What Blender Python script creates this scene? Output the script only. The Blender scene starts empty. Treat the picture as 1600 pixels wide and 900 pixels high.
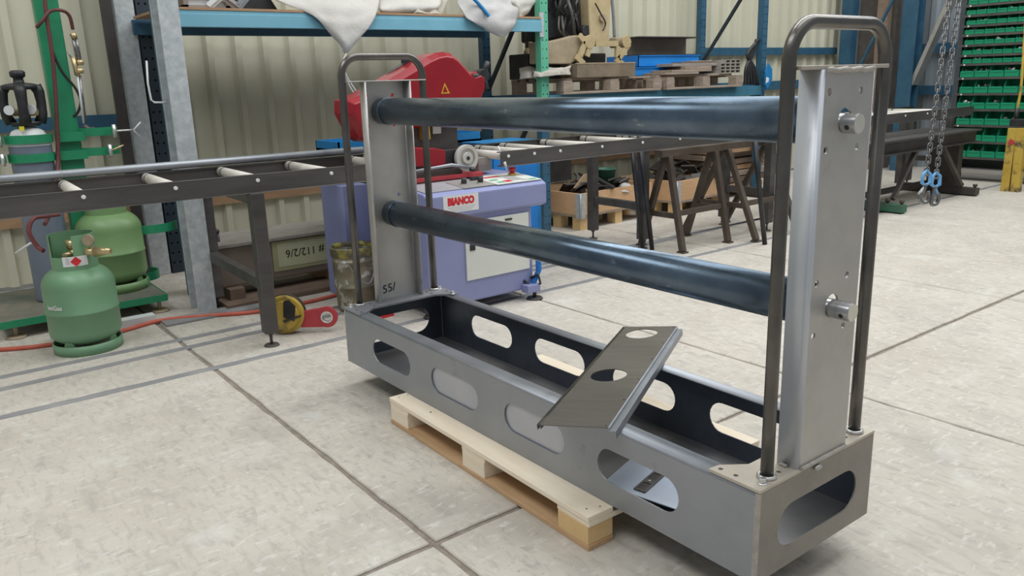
import bpy, bmesh, math, random
from mathutils import Vector, Matrix, Euler
random.seed(7)
PI = math.pi
scn = bpy.context.scene
COL = scn.collection

# ------------------------------------------------------------------ camera
YAW, PITCH, ROLL, FPX = math.radians(142.74), math.radians(14.51), math.radians(-1.80), 1251.73
CPOS = Vector((3.2742, -1.5211, 1.349))
fwd = Vector((math.cos(YAW)*math.cos(PITCH), math.sin(YAW)*math.cos(PITCH), -math.sin(PITCH)))
rgt0 = Vector((math.sin(YAW), -math.cos(YAW), 0)); up0 = rgt0.cross(fwd)
rgt = math.cos(ROLL)*rgt0 + math.sin(ROLL)*up0
upv = -math.sin(ROLL)*rgt0 + math.cos(ROLL)*up0
cam = bpy.data.cameras.new('camera'); camo = bpy.data.objects.new('camera', cam); COL.objects.link(camo)
M = Matrix((( rgt.x, upv.x, -fwd.x, CPOS.x), (rgt.y, upv.y, -fwd.y, CPOS.y), (rgt.z, upv.z, -fwd.z, CPOS.z), (0, 0, 0, 1)))
camo.matrix_world = M
cam.sensor_width = 36; cam.lens = FPX/1600*36; cam.clip_start = .05; cam.clip_end = 100
scn.camera = camo

# ------------------------------------------------------------------ light
scn.view_settings.view_transform = 'Standard'; scn.view_settings.look = 'None'
scn.view_settings.gamma = 1; scn.view_settings.use_curve_mapping = False
scn.view_settings.exposure = 0.0
w = bpy.data.worlds.new('overcast'); scn.world = w; w.use_nodes = True
bg = w.node_tree.nodes['Background']; bg.inputs[0].default_value = (0.86, 0.93, 1.0, 1); bg.inputs[1].default_value = 0.34
def area(name, loc, sx, sy, power, col=(.96, .985, 1), rot=(0, 0, 0)):
    l = bpy.data.lights.new(name, 'AREA'); l.shape = 'RECTANGLE'; l.size = sx; l.size_y = sy; l.energy = power; l.color = col
    o = bpy.data.objects.new(name, l); COL.objects.link(o); o.location = loc; o.rotation_euler = rot
    return o
area('rooflight_or_fill_lamp', (-.4, 4.8, 5.9), 2.0, 10.0, 370)
area('rooflight_or_fill_lamp', (2.6, 4.8, 5.9), 2.0, 10.0, 235)
area('rooflight_or_fill_lamp', (5.6, 1.0, 5.9), 2.0, 10.0, 60)
area('rooflight_or_fill_lamp', (1.0, -3.2, 5.9), 6.0, 2.0, 200)  # unseen lamp added behind the camera to brighten pallet and front panel

# ------------------------------------------------------------------ pixel -> point on a plane (surveying the photograph)
def ray(px, py): return fwd*FPX + rgt*(px-800) - upv*(py-450)
def ax(px, py, x): r = ray(px, py); return CPOS + r*((x-CPOS.x)/r.x)
def ay(px, py, y): r = ray(px, py); return CPOS + r*((y-CPOS.y)/r.y)
def az(px, py, z=0.): r = ray(px, py); return CPOS + r*((z-CPOS.z)/r.z)

# ------------------------------------------------------------------ materials
def mat(name, c1, c2=None, rough=.5, metal=0., scale=8., contrast=(.35, .65), bump=0., bscale=60., c3=None, s3=2.5, m3=(.55, .75),
        rough2=None, stretch=None, spec=.5, detail=6, coord='Object'):
    m = bpy.data.materials.new(name); m.use_nodes = True
    nt = m.node_tree; b = nt.nodes['Principled BSDF']; L = nt.links.new
    b.inputs['Base Color'].default_value = (*c1, 1); b.inputs['Roughness'].default_value = rough; b.inputs['Metallic'].default_value = metal
    b.inputs['Specular IOR Level'].default_value = spec
    tc = nt.nodes.new('ShaderNodeTexCoord'); src = tc.outputs[coord]
    if stretch:
        mp = nt.nodes.new('ShaderNodeMapping'); mp.inputs['Scale'].default_value = stretch; L(src, mp.inputs['Vector']); src = mp.outputs[0]
    def noise(s, d=detail):
        n = nt.nodes.new('ShaderNodeTexNoise'); n.inputs['Scale'].default_value = s; n.inputs['Detail'].default_value = d
        n.inputs['Roughness'].default_value = .62; L(src, n.inputs['Vector']); return n.outputs['Fac']
    def ramp(f, a, bb):
        r = nt.nodes.new('ShaderNodeMapRange'); r.inputs['From Min'].default_value = a; r.inputs['From Max'].default_value = bb; L(f, r.inputs['Value']); return r.outputs[0]
    colr = None
    if c2:
        f = ramp(noise(scale), *contrast)
        mx = nt.nodes.new('ShaderNodeMix'); mx.data_type = 'RGBA'; L(f, mx.inputs[0]); mx.inputs[6].default_value = (*c1, 1); mx.inputs[7].default_value = (*c2, 1)
        colr = mx.outputs[2]
        if rough2 is not None:
            rr = nt.nodes.new('ShaderNodeMapRange'); rr.inputs['To Min'].default_value = rough; rr.inputs['To Max'].default_value = rough2; L(f, rr.inputs['Value']); L(rr.outputs[0], b.inputs['Roughness'])
        if c3:
            f3 = ramp(noise(s3, 10), *m3)
            m2 = nt.nodes.new('ShaderNodeMix'); m2.data_type = 'RGBA'; L(f3, m2.inputs[0]); L(colr, m2.inputs[6]); m2.inputs[7].default_value = (*c3, 1); colr = m2.outputs[2]
        L(colr, b.inputs['Base Color'])
    if bump:
        bp = nt.nodes.new('ShaderNodeBump'); bp.inputs['Strength'].default_value = bump; bp.inputs['Distance'].default_value = .01
        L(noise(bscale, 4), bp.inputs['Height']); L(bp.outputs[0], b.inputs['Normal'])
    return m
STEEL = mat('raw_steel', (.29, .31, .34), (.38, .395, .42), .42, .75, 3.5, (.3, .7), .08, 180, (.22, .22, .22), 6, (.62, .8), rough2=.55)
STEELW = mat('brushed_steel', (.42, .41, .39), (.52, .50, .47), .45, .6, 5, (.3, .7), .1, 150, (.30, .27, .24), 7, (.62, .78))
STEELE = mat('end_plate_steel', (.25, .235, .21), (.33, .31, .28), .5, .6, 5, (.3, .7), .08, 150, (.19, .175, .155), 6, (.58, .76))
FLANGE = mat('pale_flange', (.52, .55, .60), (.62, .64, .68), .4, .45, 3, (.3, .7), .05, 120, (.40, .42, .45), 5, (.62, .8))  # paler and bluer than the web of the same upright
SHADED = mat('shaded_trough_plate', (.055, .068, .09), (.10, .115, .14), .42, .6, 4, (.3, .7), .04, 90)  # dark blue carries the trough interior's shade in its colour
PAN = mat('pan_plate', (.16, .16, .165), (.26, .255, .25), .4, .65, 3, (.3, .7), .04, 90)
STEELL = mat('light_steel_sheet', (.42, .43, .48), (.50, .51, .55), .42, .5, 4, (.3, .7), .03, 60)
GALVP = mat('galvanised_sheet', (.58, .66, .80), (.66, .73, .84), .35, .5, 4)
PIPE = mat('mill_scale_pipe', (.075, .105, .14), (.18, .24, .30), .22, .85, 2.5, (.35, .75), .03, 90, (.34, .37, .39), 9, (.62, .74), rough2=.34, stretch=(1.2, 2.5, 2.5))
TUBE = mat('dark_tube', (.10, .093, .085), (.17, .16, .145), .28, .8, 6, (.3, .7), .04, 120)
WELD = mat('weld', (.42, .38, .34), (.55, .52, .48), .45, .6, 40, (.3, .7), .5, 300)
BOLT = mat('zinc', (.62, .62, .6), (.72, .71, .69), .35, .8, 20)
PINM = mat('turned_steel', (.36, .36, .37), (.44, .44, .44), .3, .8, 12, stretch=(8, 1, 1))
PINE = mat('turned_bright', (.62, .6, .53), (.7, .68, .6), .35, .5, 20)
BLACK = mat('black_plastic', (.012, .012, .014), (.03, .03, .032), .45, 0, 12)
RUBBER = mat('rubber', (.02, .02, .02), (.035, .033, .03), .8, 0, 20)
DARKST = mat('dark_beam_steel', (.045, .04, .038), (.09, .08, .072), .5, .45, 4, (.3, .7), .1, 90, (.11, .085, .065), 3, (.58, .8))
RAIL = mat('rail_steel', (.07, .065, .062), (.13, .12, .115), .45, .5, 3, (.3, .7), .08, 80, stretch=(3, .4, 3))
BROWNST = mat('brown_trestle_steel', (.075, .055, .042), (.12, .095, .075), .55, .3, 6, (.3, .7), .1, 90)
ROLLER = mat('roller_plastic', (.62, .58, .51), (.72, .69, .63), .5, 0, 7, c3=(.42, .36, .28), s3=5, m3=(.6, .8))
PINE1 = mat('pine', (.82, .69, .51), (.90, .80, .65), .65, 0, 3, (.3, .7), .15, 60, (.50, .33, .17), 2.2, (.64, .82), stretch=(1.2, 9, 9))
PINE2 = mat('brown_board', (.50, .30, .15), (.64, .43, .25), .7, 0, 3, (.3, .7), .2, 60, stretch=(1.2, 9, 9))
PINE3 = mat('orange_block', (.68, .45, .20), (.78, .57, .31), .7, 0, 6, (.3, .7), .2, 90)
PINEX = mat('crate_pine', (.55, .33, .17), (.66, .43, .25), .6, 0, 4, (.3, .7), .1, 60, (.33, .17, .08), 3, (.62, .78), stretch=(2, 2, 14))
OLDW = mat('old_pallet_wood', (.26, .20, .15), (.38, .31, .25), .8, 0, 5, (.3, .7), .25, 70, (.16, .11, .08), 3, (.58, .8), stretch=(6, 1.2, 6))
TIMB = mat('timber_brown', (.34, .20, .11), (.44, .28, .16), .7, 0, 4, (.3, .7), .2, 60, (.2, .11, .06), 3, (.6, .8), stretch=(6, 1, 6))
DARKW = mat('dark_timber', (.12, .08, .055), (.18, .125, .09), .75, 0, 4, (.3, .7), .2, 60, stretch=(6, 1, 6))
CONC = mat('concrete', (.485, .44, .375), (.60, .555, .485), .72, 0, 1.6, (.3, .7), .12, 45, (.37, .34, .30), 1.1, (.55, .8), rough2=.6, detail=12)
def concrete_marks():
    nt = CONC.node_tree; b = nt.nodes['Principled BSDF']; L = nt.links.new
    old = b.inputs['Base Color'].links[0].from_socket
    tc = nt.nodes.new('ShaderNodeTexCoord')
    for sc_, st, lo, hi, c in ((4, (1, 2.6, 1), .56, .70, (.40, .36, .32)), (9, (1, 2.2, 1), .60, .70, (.33, .30, .27)), (26, (2, 1, 1), .64, .72, (.28, .25, .23)), (14, (1, 3.0, 1), .50, .66, (.40, .365, .325)), (18, (2.4, 1, 1), .56, .70, (.68, .66, .62)), (3.2, (1.6, 1, 1), .58, .76, (.68, .66, .62))):
        mp = nt.nodes.new('ShaderNodeMapping'); mp.inputs['Scale'].default_value = st; mp.inputs['Rotation'].default_value = (0, 0, .6); L(tc.outputs['Object'], mp.inputs[0])
        n = nt.nodes.new('ShaderNodeTexNoise'); n.inputs['Scale'].default_value = sc_; n.inputs['Detail'].default_value = 9; n.inputs['Distortion'].default_value = .6; L(mp.outputs[0], n.inputs['Vector'])
        r = nt.nodes.new('ShaderNodeMapRange'); r.inputs['From Min'].default_value = lo; r.inputs['From Max'].default_value = hi; r.inputs['To Max'].default_value = .55; L(n.outputs['Fac'], r.inputs['Value'])
        m2 = nt.nodes.new('ShaderNodeMix'); m2.data_type = 'RGBA'; L(r.outputs[0], m2.inputs[0]); L(old, m2.inputs[6]); m2.inputs[7].default_value = (*c, 1); old = m2.outputs[2]
    L(old, b.inputs['Base Color'])
concrete_marks()
JOINT = mat('joint_dirt', (.20, .165, .135), (.33, .285, .24), .9, 0, 25, (.3, .7), .4, 120)
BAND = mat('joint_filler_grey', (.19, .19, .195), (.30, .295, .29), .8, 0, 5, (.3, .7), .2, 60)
WALLM = mat('cream_sheet', (.55, .53, .41), (.61, .59, .465), .5, 0, 1.2, (.3, .7), c3=(.42, .39, .32), s3=1.5, m3=(.6, .8))
WALLB = mat('bluegrey_sheet', (.26, .30, .33), (.32, .36, .39), .5, .2, 1.5)
CEIL = mat('roof_sheet', (.45, .44, .42), (.5, .49, .47), .6, 0, 2)
BEAMB = mat('light_blue_rack_paint', (.16, .39, .50), (.20, .45, .56), .45, 0, 4, (.3, .7), c3=(.36, .30, .24), s3=9, m3=(.70, .76))
RACKB = mat('blue_rack_paint', (.025, .085, .15), (.04, .12, .19), .45, 0, 5)
RACKD = mat('dark_rack_paint', (.012, .022, .035), (.02, .035, .05), .5, 0, 5)
RACKG = mat('green_rack_paint', (.10, .42, .27), (.13, .47, .31), .5, 0, 5)
GALV = mat('galvanised', (.42, .46, .48), (.60, .63, .64), .48, .35, 22, (.3, .7), .1, 60, (.34, .38, .41), 4, (.55, .8), detail=2)
GREEN = mat('trolley_green', (.015, .22, .10), (.02, .27, .125), .4, 0, 6, c3=(.05, .30, .18), s3=10, m3=(.66, .8))
GASG = mat('gas_green', (.15, .30, .165), (.185, .345, .20), .38, 0, 3.5, (.3, .7), c3=(.30, .25, .18), s3=14, m3=(.72, .8))
GASG2 = mat('gas_green_light', (.165, .29, .115), (.20, .33, .145), .4, 0, 3.5, c3=(.30, .25, .18), s3=14, m3=(.72, .8))
CYLB = mat('cylinder_bluegrey', (.13, .16, .21), (.18, .21, .26), .4, 0, 4)
WHITEP = mat('white_paint', (.62, .64, .64), (.7, .71, .7), .4, 0, 5)
PURP = mat('machine_lilac', (.235, .26, .47), (.265, .29, .50), .45, 0, 2.5, c3=(.17, .19, .36), s3=5, m3=(.62, .82))
PURPT = mat('machine_top', (.30, .29, .31), (.36, .35, .38), .5, 0, 4, c3=(.24, .22, .22), s3=6, m3=(.6, .8))
MWHITE = mat('machine_white', (.66, .68, .63), (.72, .73, .68), .45, 0, 3)
RED = mat('saw_red', (.26, .006, .014), (.31, .009, .018), .25, 0, 3)
REDB = mat('bright_red', (.62, .02, .03), (.68, .03, .035), .35, 0, 6)
REDD = mat('dull_red', (.40, .035, .045), (.48, .05, .06), .5, 0, 9)
WHEELM = mat('handwheel_grey', (.50, .49, .45), (.58, .56, .52), .45, .2, 8)
DGREY = mat('dark_grey_cast', (.07, .065, .06), (.11, .10, .09), .55, .2, 8)
BLUE = mat('bright_blue', (.008, .19, .62), (.012, .23, .68), .4, 0, 5)
BLUE2 = mat('mid_blue_steel', (.01, .17, .42), (.015, .21, .48), .45, 0, 5, c3=(.01, .10, .24), s3=3, m3=(.55, .8))
YEL = mat('worn_yellow', (.46, .30, .04), (.56, .40, .08), .5, 0, 6, (.3, .7), .1, 60, (.10, .075, .045), 11, (.52, .66))
YELM = mat('machine_yellow', (.42, .32, .16), (.54, .44, .27), .55, 0, 6, (.3, .7), .1, 60, (.30, .22, .13), 6, (.58, .74))
DUSTY = mat('dusty_cast', (.30, .235, .15), (.42, .34, .235), .7, 0, 7, (.3, .7), .2, 60)
SACK = mat('woven_sack', (.52, .50, .46), (.60, .58, .54), .75, 0, 5, (.3, .7), .5, 25, (.42, .39, .34), 4, (.58, .8))
SACK2 = mat('grey_sack', (.43, .42, .41), (.54, .53, .52), .7, 0, 5, (.3, .7), .25, 40)
SACKD = mat('dark_cloth', (.10, .085, .075), (.2, .17, .15), .8, 0, 9, (.3, .7), .3, 50)
HOSER = mat('red_hose', (.52, .10, .06), (.60, .14, .09), .5, 0, 15)
HOSEB = mat('brown_hose', (.10, .03, .03), (.14, .045, .042), .5, 0, 20)
BRASS = mat('brass', (.55, .42, .22), (.65, .52, .3), .35, .7, 20)
CHROME = mat('chain_steel', (.17, .17, .175), (.30, .30, .30), .25, .9, 60)
HOOKB = mat('hook_blue', (.12, .38, .72), (.2, .46, .78), .4, .1, 10)
BIN = mat('bin_green', (.008, .26, .13), (.01, .30, .155), .4, 0, 4)
BITS = mat('loose_metal', (.35, .33, .31), (.6, .58, .55), .5, .3, 60, (.3, .7))
BUCKET = mat('paint_bucket', (.20, .18, .12), (.33, .30, .21), .42, .5, 10, (.35, .65), .1, 60, (.62, .60, .54), 11, (.55, .60))
BUCKR = mat('bucket_yellowed', (.12, .105, .07), (.36, .31, .06), .5, .3, 14, (.5, .62))
INK = mat('ink', (.02, .02, .02), None, .6)
INKR = mat('ink_red', (.62, .02, .03), None, .5)
INKW = mat('ink_white', (.75, .76, .74), None, .5)
INKG = mat('ink_grey', (.35, .35, .35), None, .6)
INKGR = mat('ink_green', (.06, .35, .16), None, .5)
STICK = mat('sticker_white', (.72, .73, .73), (.76, .76, .76), .5, 0, 6)
OLIVE = mat('olive_paint', (.30, .30, .16), (.36, .36, .21), .55, 0, 6, (.3, .7), .1, 60, (.10, .085, .05), 9, (.60, .70))
STEELBR = mat('brown_steel_block', (.16, .125, .10), (.22, .18, .15), .55, .3, 4, (.3, .7), .1, 60)
GREYB = mat('grey_board', (.24, .21, .19), (.32, .29, .265), .8, 0, 5, stretch=(6, 1, 6))
CARD = mat('cardboard', (.48, .33, .19), (.54, .38, .23), .8, 0, 5)

# ------------------------------------------------------------------ mesh helpers
ORG = {}
def vec(p): return Vector(p)
class MB:
    def __init__(s): s.v = []; s.f = []; s.sm = []
    def add(s, vs, fs, smooth=False):
        n = len(s.v); s.v += [Vector(v) for v in vs]; s.f += [[i+n for i in f] for f in fs]; s.sm += [smooth]*len(fs); return s
    def box(s, a, b, rot=None, c=None):
        x0, y0, z0 = a; x1, y1, z1 = b
        vs = [Vector(p) for p in ((x0, y0, z0), (x1, y0, z0), (x1, y1, z0), (x0, y1, z0), (x0, y0, z1), (x1, y0, z1), (x1, y1, z1), (x0, y1, z1))]
        if rot is not None:
            c = Vector(c) if c is not None else (vs[0]+vs[6])/2
            R = rot if isinstance(rot, Matrix) else Euler(rot).to_matrix()
            vs = [R@(v-c)+c for v in vs]
        return s.add(vs, [(0, 3, 2, 1), (4, 5, 6, 7), (0, 1, 5, 4), (1, 2, 6, 5), (2, 3, 7, 6), (3, 0, 4, 7)])
    def bar(s, p, q, wx, wz, up=(0, 0, 1)):
        p, q = Vector(p), Vector(q); d = (q-p).normalized(); u = Vector(up)
        sd = d.cross(u)
        if sd.length < 1e-4: sd = d.cross(Vector((0, 1, 0)))
        sd.normalize(); u = sd.cross(d)
        vs = [e + sd*a*wx/2 + u*b*wz/2 for e in (p, q) for a, b in ((-1, -1), (1, -1), (1, 1), (-1, 1))]
        return s.add(vs, [(0, 1, 2, 3), (7, 6, 5, 4), (0, 4, 5, 1), (1, 5, 6, 2), (2, 6, 7, 3), (3, 7, 4, 0)])
    def cyl(s, p, q, r, n=20, r2=None, caps=True):
        p, q = Vector(p), Vector(q); d = (q-p).normalized(); r2 = r if r2 is None else r2
        a = d.orthogonal().normalized(); b = d.cross(a)
        vs = [p+(a*math.cos(t)+b*math.sin(t))*r for t in [2*PI*i/n for i in range(n)]] + [q+(a*math.cos(t)+b*math.sin(t))*r2 for t in [2*PI*i/n for i in range(n)]]
        s.add(vs, [(i, (i+1) % n, n+(i+1) % n, n+i) for i in range(n)], True)
        if caps: s.add(vs[:n], [tuple(range(n))[::-1]]); s.add(vs[n:], [tuple(range(n))])
        return s
    def ring(s, p, q, ro, ri, n=24):
        p, q = Vector(p), Vector(q); d = (q-p).normalized(); a = d.orthogonal().normalized(); b = d.cross(a)
        c = [(a*math.cos(2*PI*i/n)+b*math.sin(2*PI*i/n)) for i in range(n)]
        vs = [p+k*ro for k in c]+[q+k*ro for k in c]+[q+k*ri for k in c]+[p+k*ri for k in c]
        for j in range(4):
            s.add(vs, [(j*n+i, j*n+(i+1) % n, ((j+1) % 4)*n+(i+1) % n, ((j+1) % 4)*n+i) for i in range(n)], j % 2 == 0)
        return s
    def tube(s, pts, r, n=10, closed=False, caps=True):
        pts = [Vector(p) for p in pts]; m = len(pts); rings = []; a = None
        for i, p in enumerate(pts):
            if closed: d = pts[(i+1) % m]-pts[i-1]
            else: d = pts[min(i+1, m-1)]-pts[max(i-1, 0)]
            d.normalize()
            a = d.orthogonal().normalized() if a is None else (a-d*a.dot(d)).normalized()
            b = d.cross(a); rr = r[i] if isinstance(r, (list, tuple)) else r
            rings += [p+(a*math.cos(2*PI*k/n)+b*math.sin(2*PI*k/n))*rr for k in range(n)]
        fs = []
        for i in range(m if closed else m-1):
            j = (i+1) % m
            fs += [(i*n+k, i*n+(k+1) % n, j*n+(k+1) % n, j*n+k) for k in range(n)]
        s.add(rings, fs, True)
        if not closed and caps: s.add(rings[:n], [tuple(range(n))[::-1]]); s.add(rings[-n:], [tuple(range(n))])
        return s
    def lathe(s, prof, c=(0, 0, 0), n=36, axis=None):
        c = Vector(c); m = len(prof); vs = []
        for r, z in prof: vs += [c+Vector((r*math.cos(2*PI*k/n), r*math.sin(2*PI*k/n), z)) for k in range(n)]
        fs = [(i*n+k, i*n+(k+1) % n, (i+1)*n+(k+1) % n, (i+1)*n+k) for i in range(m-1) for k in range(n)]
        s.add(vs, fs, True); return s
    def prism(s, poly, o, u, v, wv, smooth=False):
        # polygon in (u,v) plane at o, extruded by vector wv
        o, u, v, wv = Vector(o), Vector(u), Vector(v), Vector(wv); n = len(poly)
        A = [o+u*a+v*b for a, b in poly]; vs = A+[p+wv for p in A]
        s.add(vs, [tuple(range(n))[::-1], tuple(range(n, 2*n))]); s.add(vs, [(i, (i+1) % n, n+(i+1) % n, n+i) for i in range(n)], smooth)
        return s
    def sphere(s, c, r, n=16, m=10, sc=(1, 1, 1)):
        c = Vector(c); vs = []
        for i in range(m+1):
            t = PI*i/m
            vs += [c+Vector((r*sc[0]*math.sin(t)*math.cos(2*PI*k/n), r*sc[1]*math.sin(t)*math.sin(2*PI*k/n), r*sc[2]*math.cos(t))) for k in range(n)]
        s.add(vs, [(i*n+k, (i+1)*n+k, (i+1)*n+(k+1) % n, i*n+(k+1) % n) for i in range(m) for k in range(n)], True); return s
    def xf(s, Mx): s.v = [Mx@v for v in s.v]; return s
    def mesh(s, me):
        s.add([v.co.copy() for v in me.vertices], [tuple(p.vertices) for p in me.polygons]); return s
    def build(s, name, m, parent=None, bevel=0, local=False, seg=2):
        og = Vector((0, 0, 0)) if local or parent is None else ORG.get(parent, Vector((0, 0, 0)))
        me = bpy.data.meshes.new(name)
        bm = bmesh.new(); vs = [bm.verts.new(v-og) for v in s.v]
        for f, sm in zip(s.f, s.sm):
            try:
                fc = bm.faces.new([vs[i] for i in f]); fc.smooth = sm
            except ValueError: pass
        bmesh.ops.remove_doubles(bm, verts=bm.verts, dist=1e-6)
        bmesh.ops.recalc_face_normals(bm, faces=bm.faces)
        bm.to_mesh(me); bm.free(); me.materials.append(m)
        o = bpy.data.objects.new(name, me); COL.objects.link(o)
        if parent is not None: o.parent = parent; ORG[o] = og
        if bevel:
            md = o.modifiers.new('bevel', 'BEVEL'); md.width = bevel; md.segments = seg; md.limit_method = 'ANGLE'; md.angle_limit = math.radians(50); md.use_clamp_overlap = True
        return o
def tag(o, label=None, cat=None, group=None, kind=None):
    if label: o['label'] = label
    if cat: o['category'] = cat
    if group: o['group'] = group
    if kind: o['kind'] = kind
    return o
def root(name, loc, label=None, cat=None, group=None, kind=None, rot=None):
    o = bpy.data.objects.new(name, None); COL.objects.link(o); o.location = loc; o.empty_display_size = .1
    if rot: o.rotation_euler = rot; ORG[o] = Vector((0, 0, 0))
    else: ORG[o] = Vector(loc)
    return tag(o, label, cat, group, kind)
KIDS = {}
def copy_tree(o, parent=None):
    c = o.copy(); COL.objects.link(c)
    if parent is not None: c.parent = parent
    for ch in list(o.children): copy_tree(ch, c)
    return c
def holed(outer, holes, th):
    # flat plate in XY with holes, thickness th centred on z=0 -> temporary mesh
    cu = bpy.data.curves.new('tmp', 'CURVE'); cu.dimensions = '2D'; cu.fill_mode = 'BOTH'; cu.extrude = th/2
    for poly in [outer]+holes:
        sp = cu.splines.new('POLY'); sp.points.add(len(poly)-1); sp.use_cyclic_u = True
        for p, q in zip(sp.points, poly): p.co = (q[0], q[1], 0, 1)
    ob = bpy.data.objects.new('tmp', cu); me = bpy.data.meshes.new_from_object(ob)
    bpy.data.objects.remove(ob); bpy.data.curves.remove(cu); return me
def circ(cx, cy, r, n=24): return [(cx+r*math.cos(2*PI*i/n), cy+r*math.sin(2*PI*i/n)) for i in range(n)]
def slot(x0, x1, z0, z1, n=10):
    r = (z1-z0)/2; zc = (z0+z1)/2
    return [(x1-r+r*math.cos(t), zc+r*math.sin(t)) for t in [-PI/2+PI*i/n for i in range(n+1)]] + [(x0+r+r*math.cos(t), zc+r*math.sin(t)) for t in [PI/2+PI*i/n for i in range(n+1)]]
def rect(x0, x1, y0, y1): return [(x0, y0), (x1, y0), (x1, y1), (x0, y1)]
MXZ = lambda y: Matrix(((1, 0, 0, 0), (0, 0, -1, y), (0, 1, 0, 0), (0, 0, 0, 1)))     # (a,b) -> x=a, z=b at y
MYZ = lambda x: Matrix(((0, 0, 1, x), (1, 0, 0, 0), (0, 1, 0, 0), (0, 0, 0, 1)))       # (a,b) -> y=a, z=b at x
MXY = lambda z: Matrix.Translation((0, 0, z))
def plate(outer, holes, th, Mx):
    me = holed(outer, holes, th); m = MB().mesh(me).xf(Mx); bpy.data.meshes.remove(me); return m
def arc(c, r, a0, a1, n=8): return [(c[0]+r*math.cos(a0+(a1-a0)*i/n), c[1]+r*math.sin(a0+(a1-a0)*i/n)) for i in range(n+1)]
def text_mesh(txt, size, ext=.0006, bold=0.):
    cu = bpy.data.curves.new('t', 'FONT'); cu.body = txt; cu.size = size; cu.extrude = ext; cu.align_x = 'LEFT'; cu.offset = bold; cu.resolution_u = 3
    ob = bpy.data.objects.new('t', cu); me = bpy.data.meshes.new_from_object(ob)
    bpy.data.objects.remove(ob); bpy.data.curves.remove(cu); return me
def text(txt, size, o, u, v, m, parent, name='lettering', bold=0., width=None):
    me = text_mesh(txt, size, bold=bold); mb = MB().mesh(me); bpy.data.meshes.remove(me)
    u = Vector(u).normalized(); v = Vector(v).normalized(); n = u.cross(v)
    sx = 1
    if width:
        xs = [p.x for p in mb.v]; sx = width/(max(xs)-min(xs)); x0 = min(xs)
        for p in mb.v: p.x -= x0
    mb.v = [Vector(o)+u*p.x*sx+v*p.y+n*p.z for p in mb.v]
    return mb.build(name, m, parent)

# ================================================================== STRUCTURE
fl = root('floor', (0, 0, 0), 'pale worn concrete slab floor with dirty joints', kind='structure')
xs = [-3.6, -.67, 1.40, 3.46, 5.5]; ys = [-4.45, -2.44, -.42, 1.578, 3.6, 5.62, 7.64, 9.66, 11.6]
for i in range(len(xs)-1):
    for j in range(len(ys)-1):
        g = .011; gx0 = .034 if abs(xs[i]+.67) < .01 else g; gx1 = .034 if abs(xs[i+1]+.67) < .01 else g
        if j != 2 and j != 1: g = .006
        x0, x1, y0, y1 = xs[i]+gx0, xs[i+1]-gx1, ys[j]+(.011 if j in (2, 3) and ys[j] < 0 else .007), ys[j+1]-(.011 if ys[j+1] < 0 else .007)
        # slightly ragged slab outline
        pts = []; rnd = random.Random(i*31+j)
        for (a, b) in (((x0, y0), (x1, y0)), ((x1, y0), (x1, y1)), ((x1, y1), (x0, y1)), ((x0, y1), (x0, y0))):
            for k in range(24):
                t = k/24; jx = rnd.uniform(-.0035, .0035) if k else 0
                dx, dy = b[0]-a[0], b[1]-a[1]; l = math.hypot(dx, dy)
                pts.append((a[0]+dx*t-dy/l*jx, a[1]+dy*t+dx/l*jx))
        m = MB().prism(pts, (0, 0, -.08), (1, 0, 0), (0, 1, 0), (0, 0, .08+rnd.uniform(-.0006, .0006)))
        m.build('slab', CONC, fl, bevel=.004, seg=1)
MB().box((-3.7, -4.6, -.06), (5.6, 11.7, -.009)).build('joint_filler', JOINT, fl)
MB().box((-.70, -4.45, -.02), (-.64, 11.6, -.003)).build('filler_strip', BAND, fl)
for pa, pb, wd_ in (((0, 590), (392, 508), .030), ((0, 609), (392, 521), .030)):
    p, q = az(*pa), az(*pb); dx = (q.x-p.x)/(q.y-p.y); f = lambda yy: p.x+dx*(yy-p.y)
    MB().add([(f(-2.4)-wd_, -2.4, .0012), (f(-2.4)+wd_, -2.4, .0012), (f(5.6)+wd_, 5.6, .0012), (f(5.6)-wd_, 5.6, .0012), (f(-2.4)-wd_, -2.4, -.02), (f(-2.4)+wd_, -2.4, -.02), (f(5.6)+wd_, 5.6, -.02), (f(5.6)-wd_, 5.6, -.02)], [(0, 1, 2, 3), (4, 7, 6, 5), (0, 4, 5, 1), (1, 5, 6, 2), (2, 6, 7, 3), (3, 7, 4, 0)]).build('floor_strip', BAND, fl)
def corrugated(name, x, y0, y1, z0, z1, m, prof, per, th=.004):
    pts = []; y = y0
    while y < y1:
        for dy, d in prof: pts.append((y+dy, d))
        y += per
    mb = MB(); vs = []
    for yy, d in pts: vs += [(x+d, yy, z0), (x+d, yy, z1)]
    mb.add(vs, [(2*i, 2*i+2, 2*i+3, 2*i+1) for i in range(len(pts)-1)])
    return mb
WX = -3.32; PER = .2232
wl = corrugated('wall_left', WX, .548-PER*30, 9.8, .035, 6, WALLM, ((0, 0), (.024, .044), (.070, .044), (.088, 0)), PER).build('wall_left', WALLM)
md = wl.modifiers.new('thickness', 'SOLIDIFY'); md.thickness = .003; md.offset = -1
tag(wl, 'cream ribbed metal sheet wall along the left side', kind='structure')
wb = corrugated('wall_back', 0, -3.32, 7, 0, 6, WALLB, ((0, 0), (.03, -.04), (.10, -.04), (.13, 0)), .26)
wb.v = [Vector((v.y, 9.95+v.x, v.z)) for v in wb.v]
wb = wb.build('wall_back', WALLB); tag(wb, 'blue grey ribbed sheet wall at the far end', kind='structure')
ce = MB().box((-3.5, -4.5, 6.0), (7, 10.2, 6.1)).build('ceiling', CEIL); tag(ce, 'pale sheet roof of the workshop', kind='structure')
t = MB().box((WX+.036, -6, 1.11), (WX+.10, .02, 1.20)).build('trim_1', RACKB); tag(t, 'dark blue wall girt behind the gas trolley', kind='structure')
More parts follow.
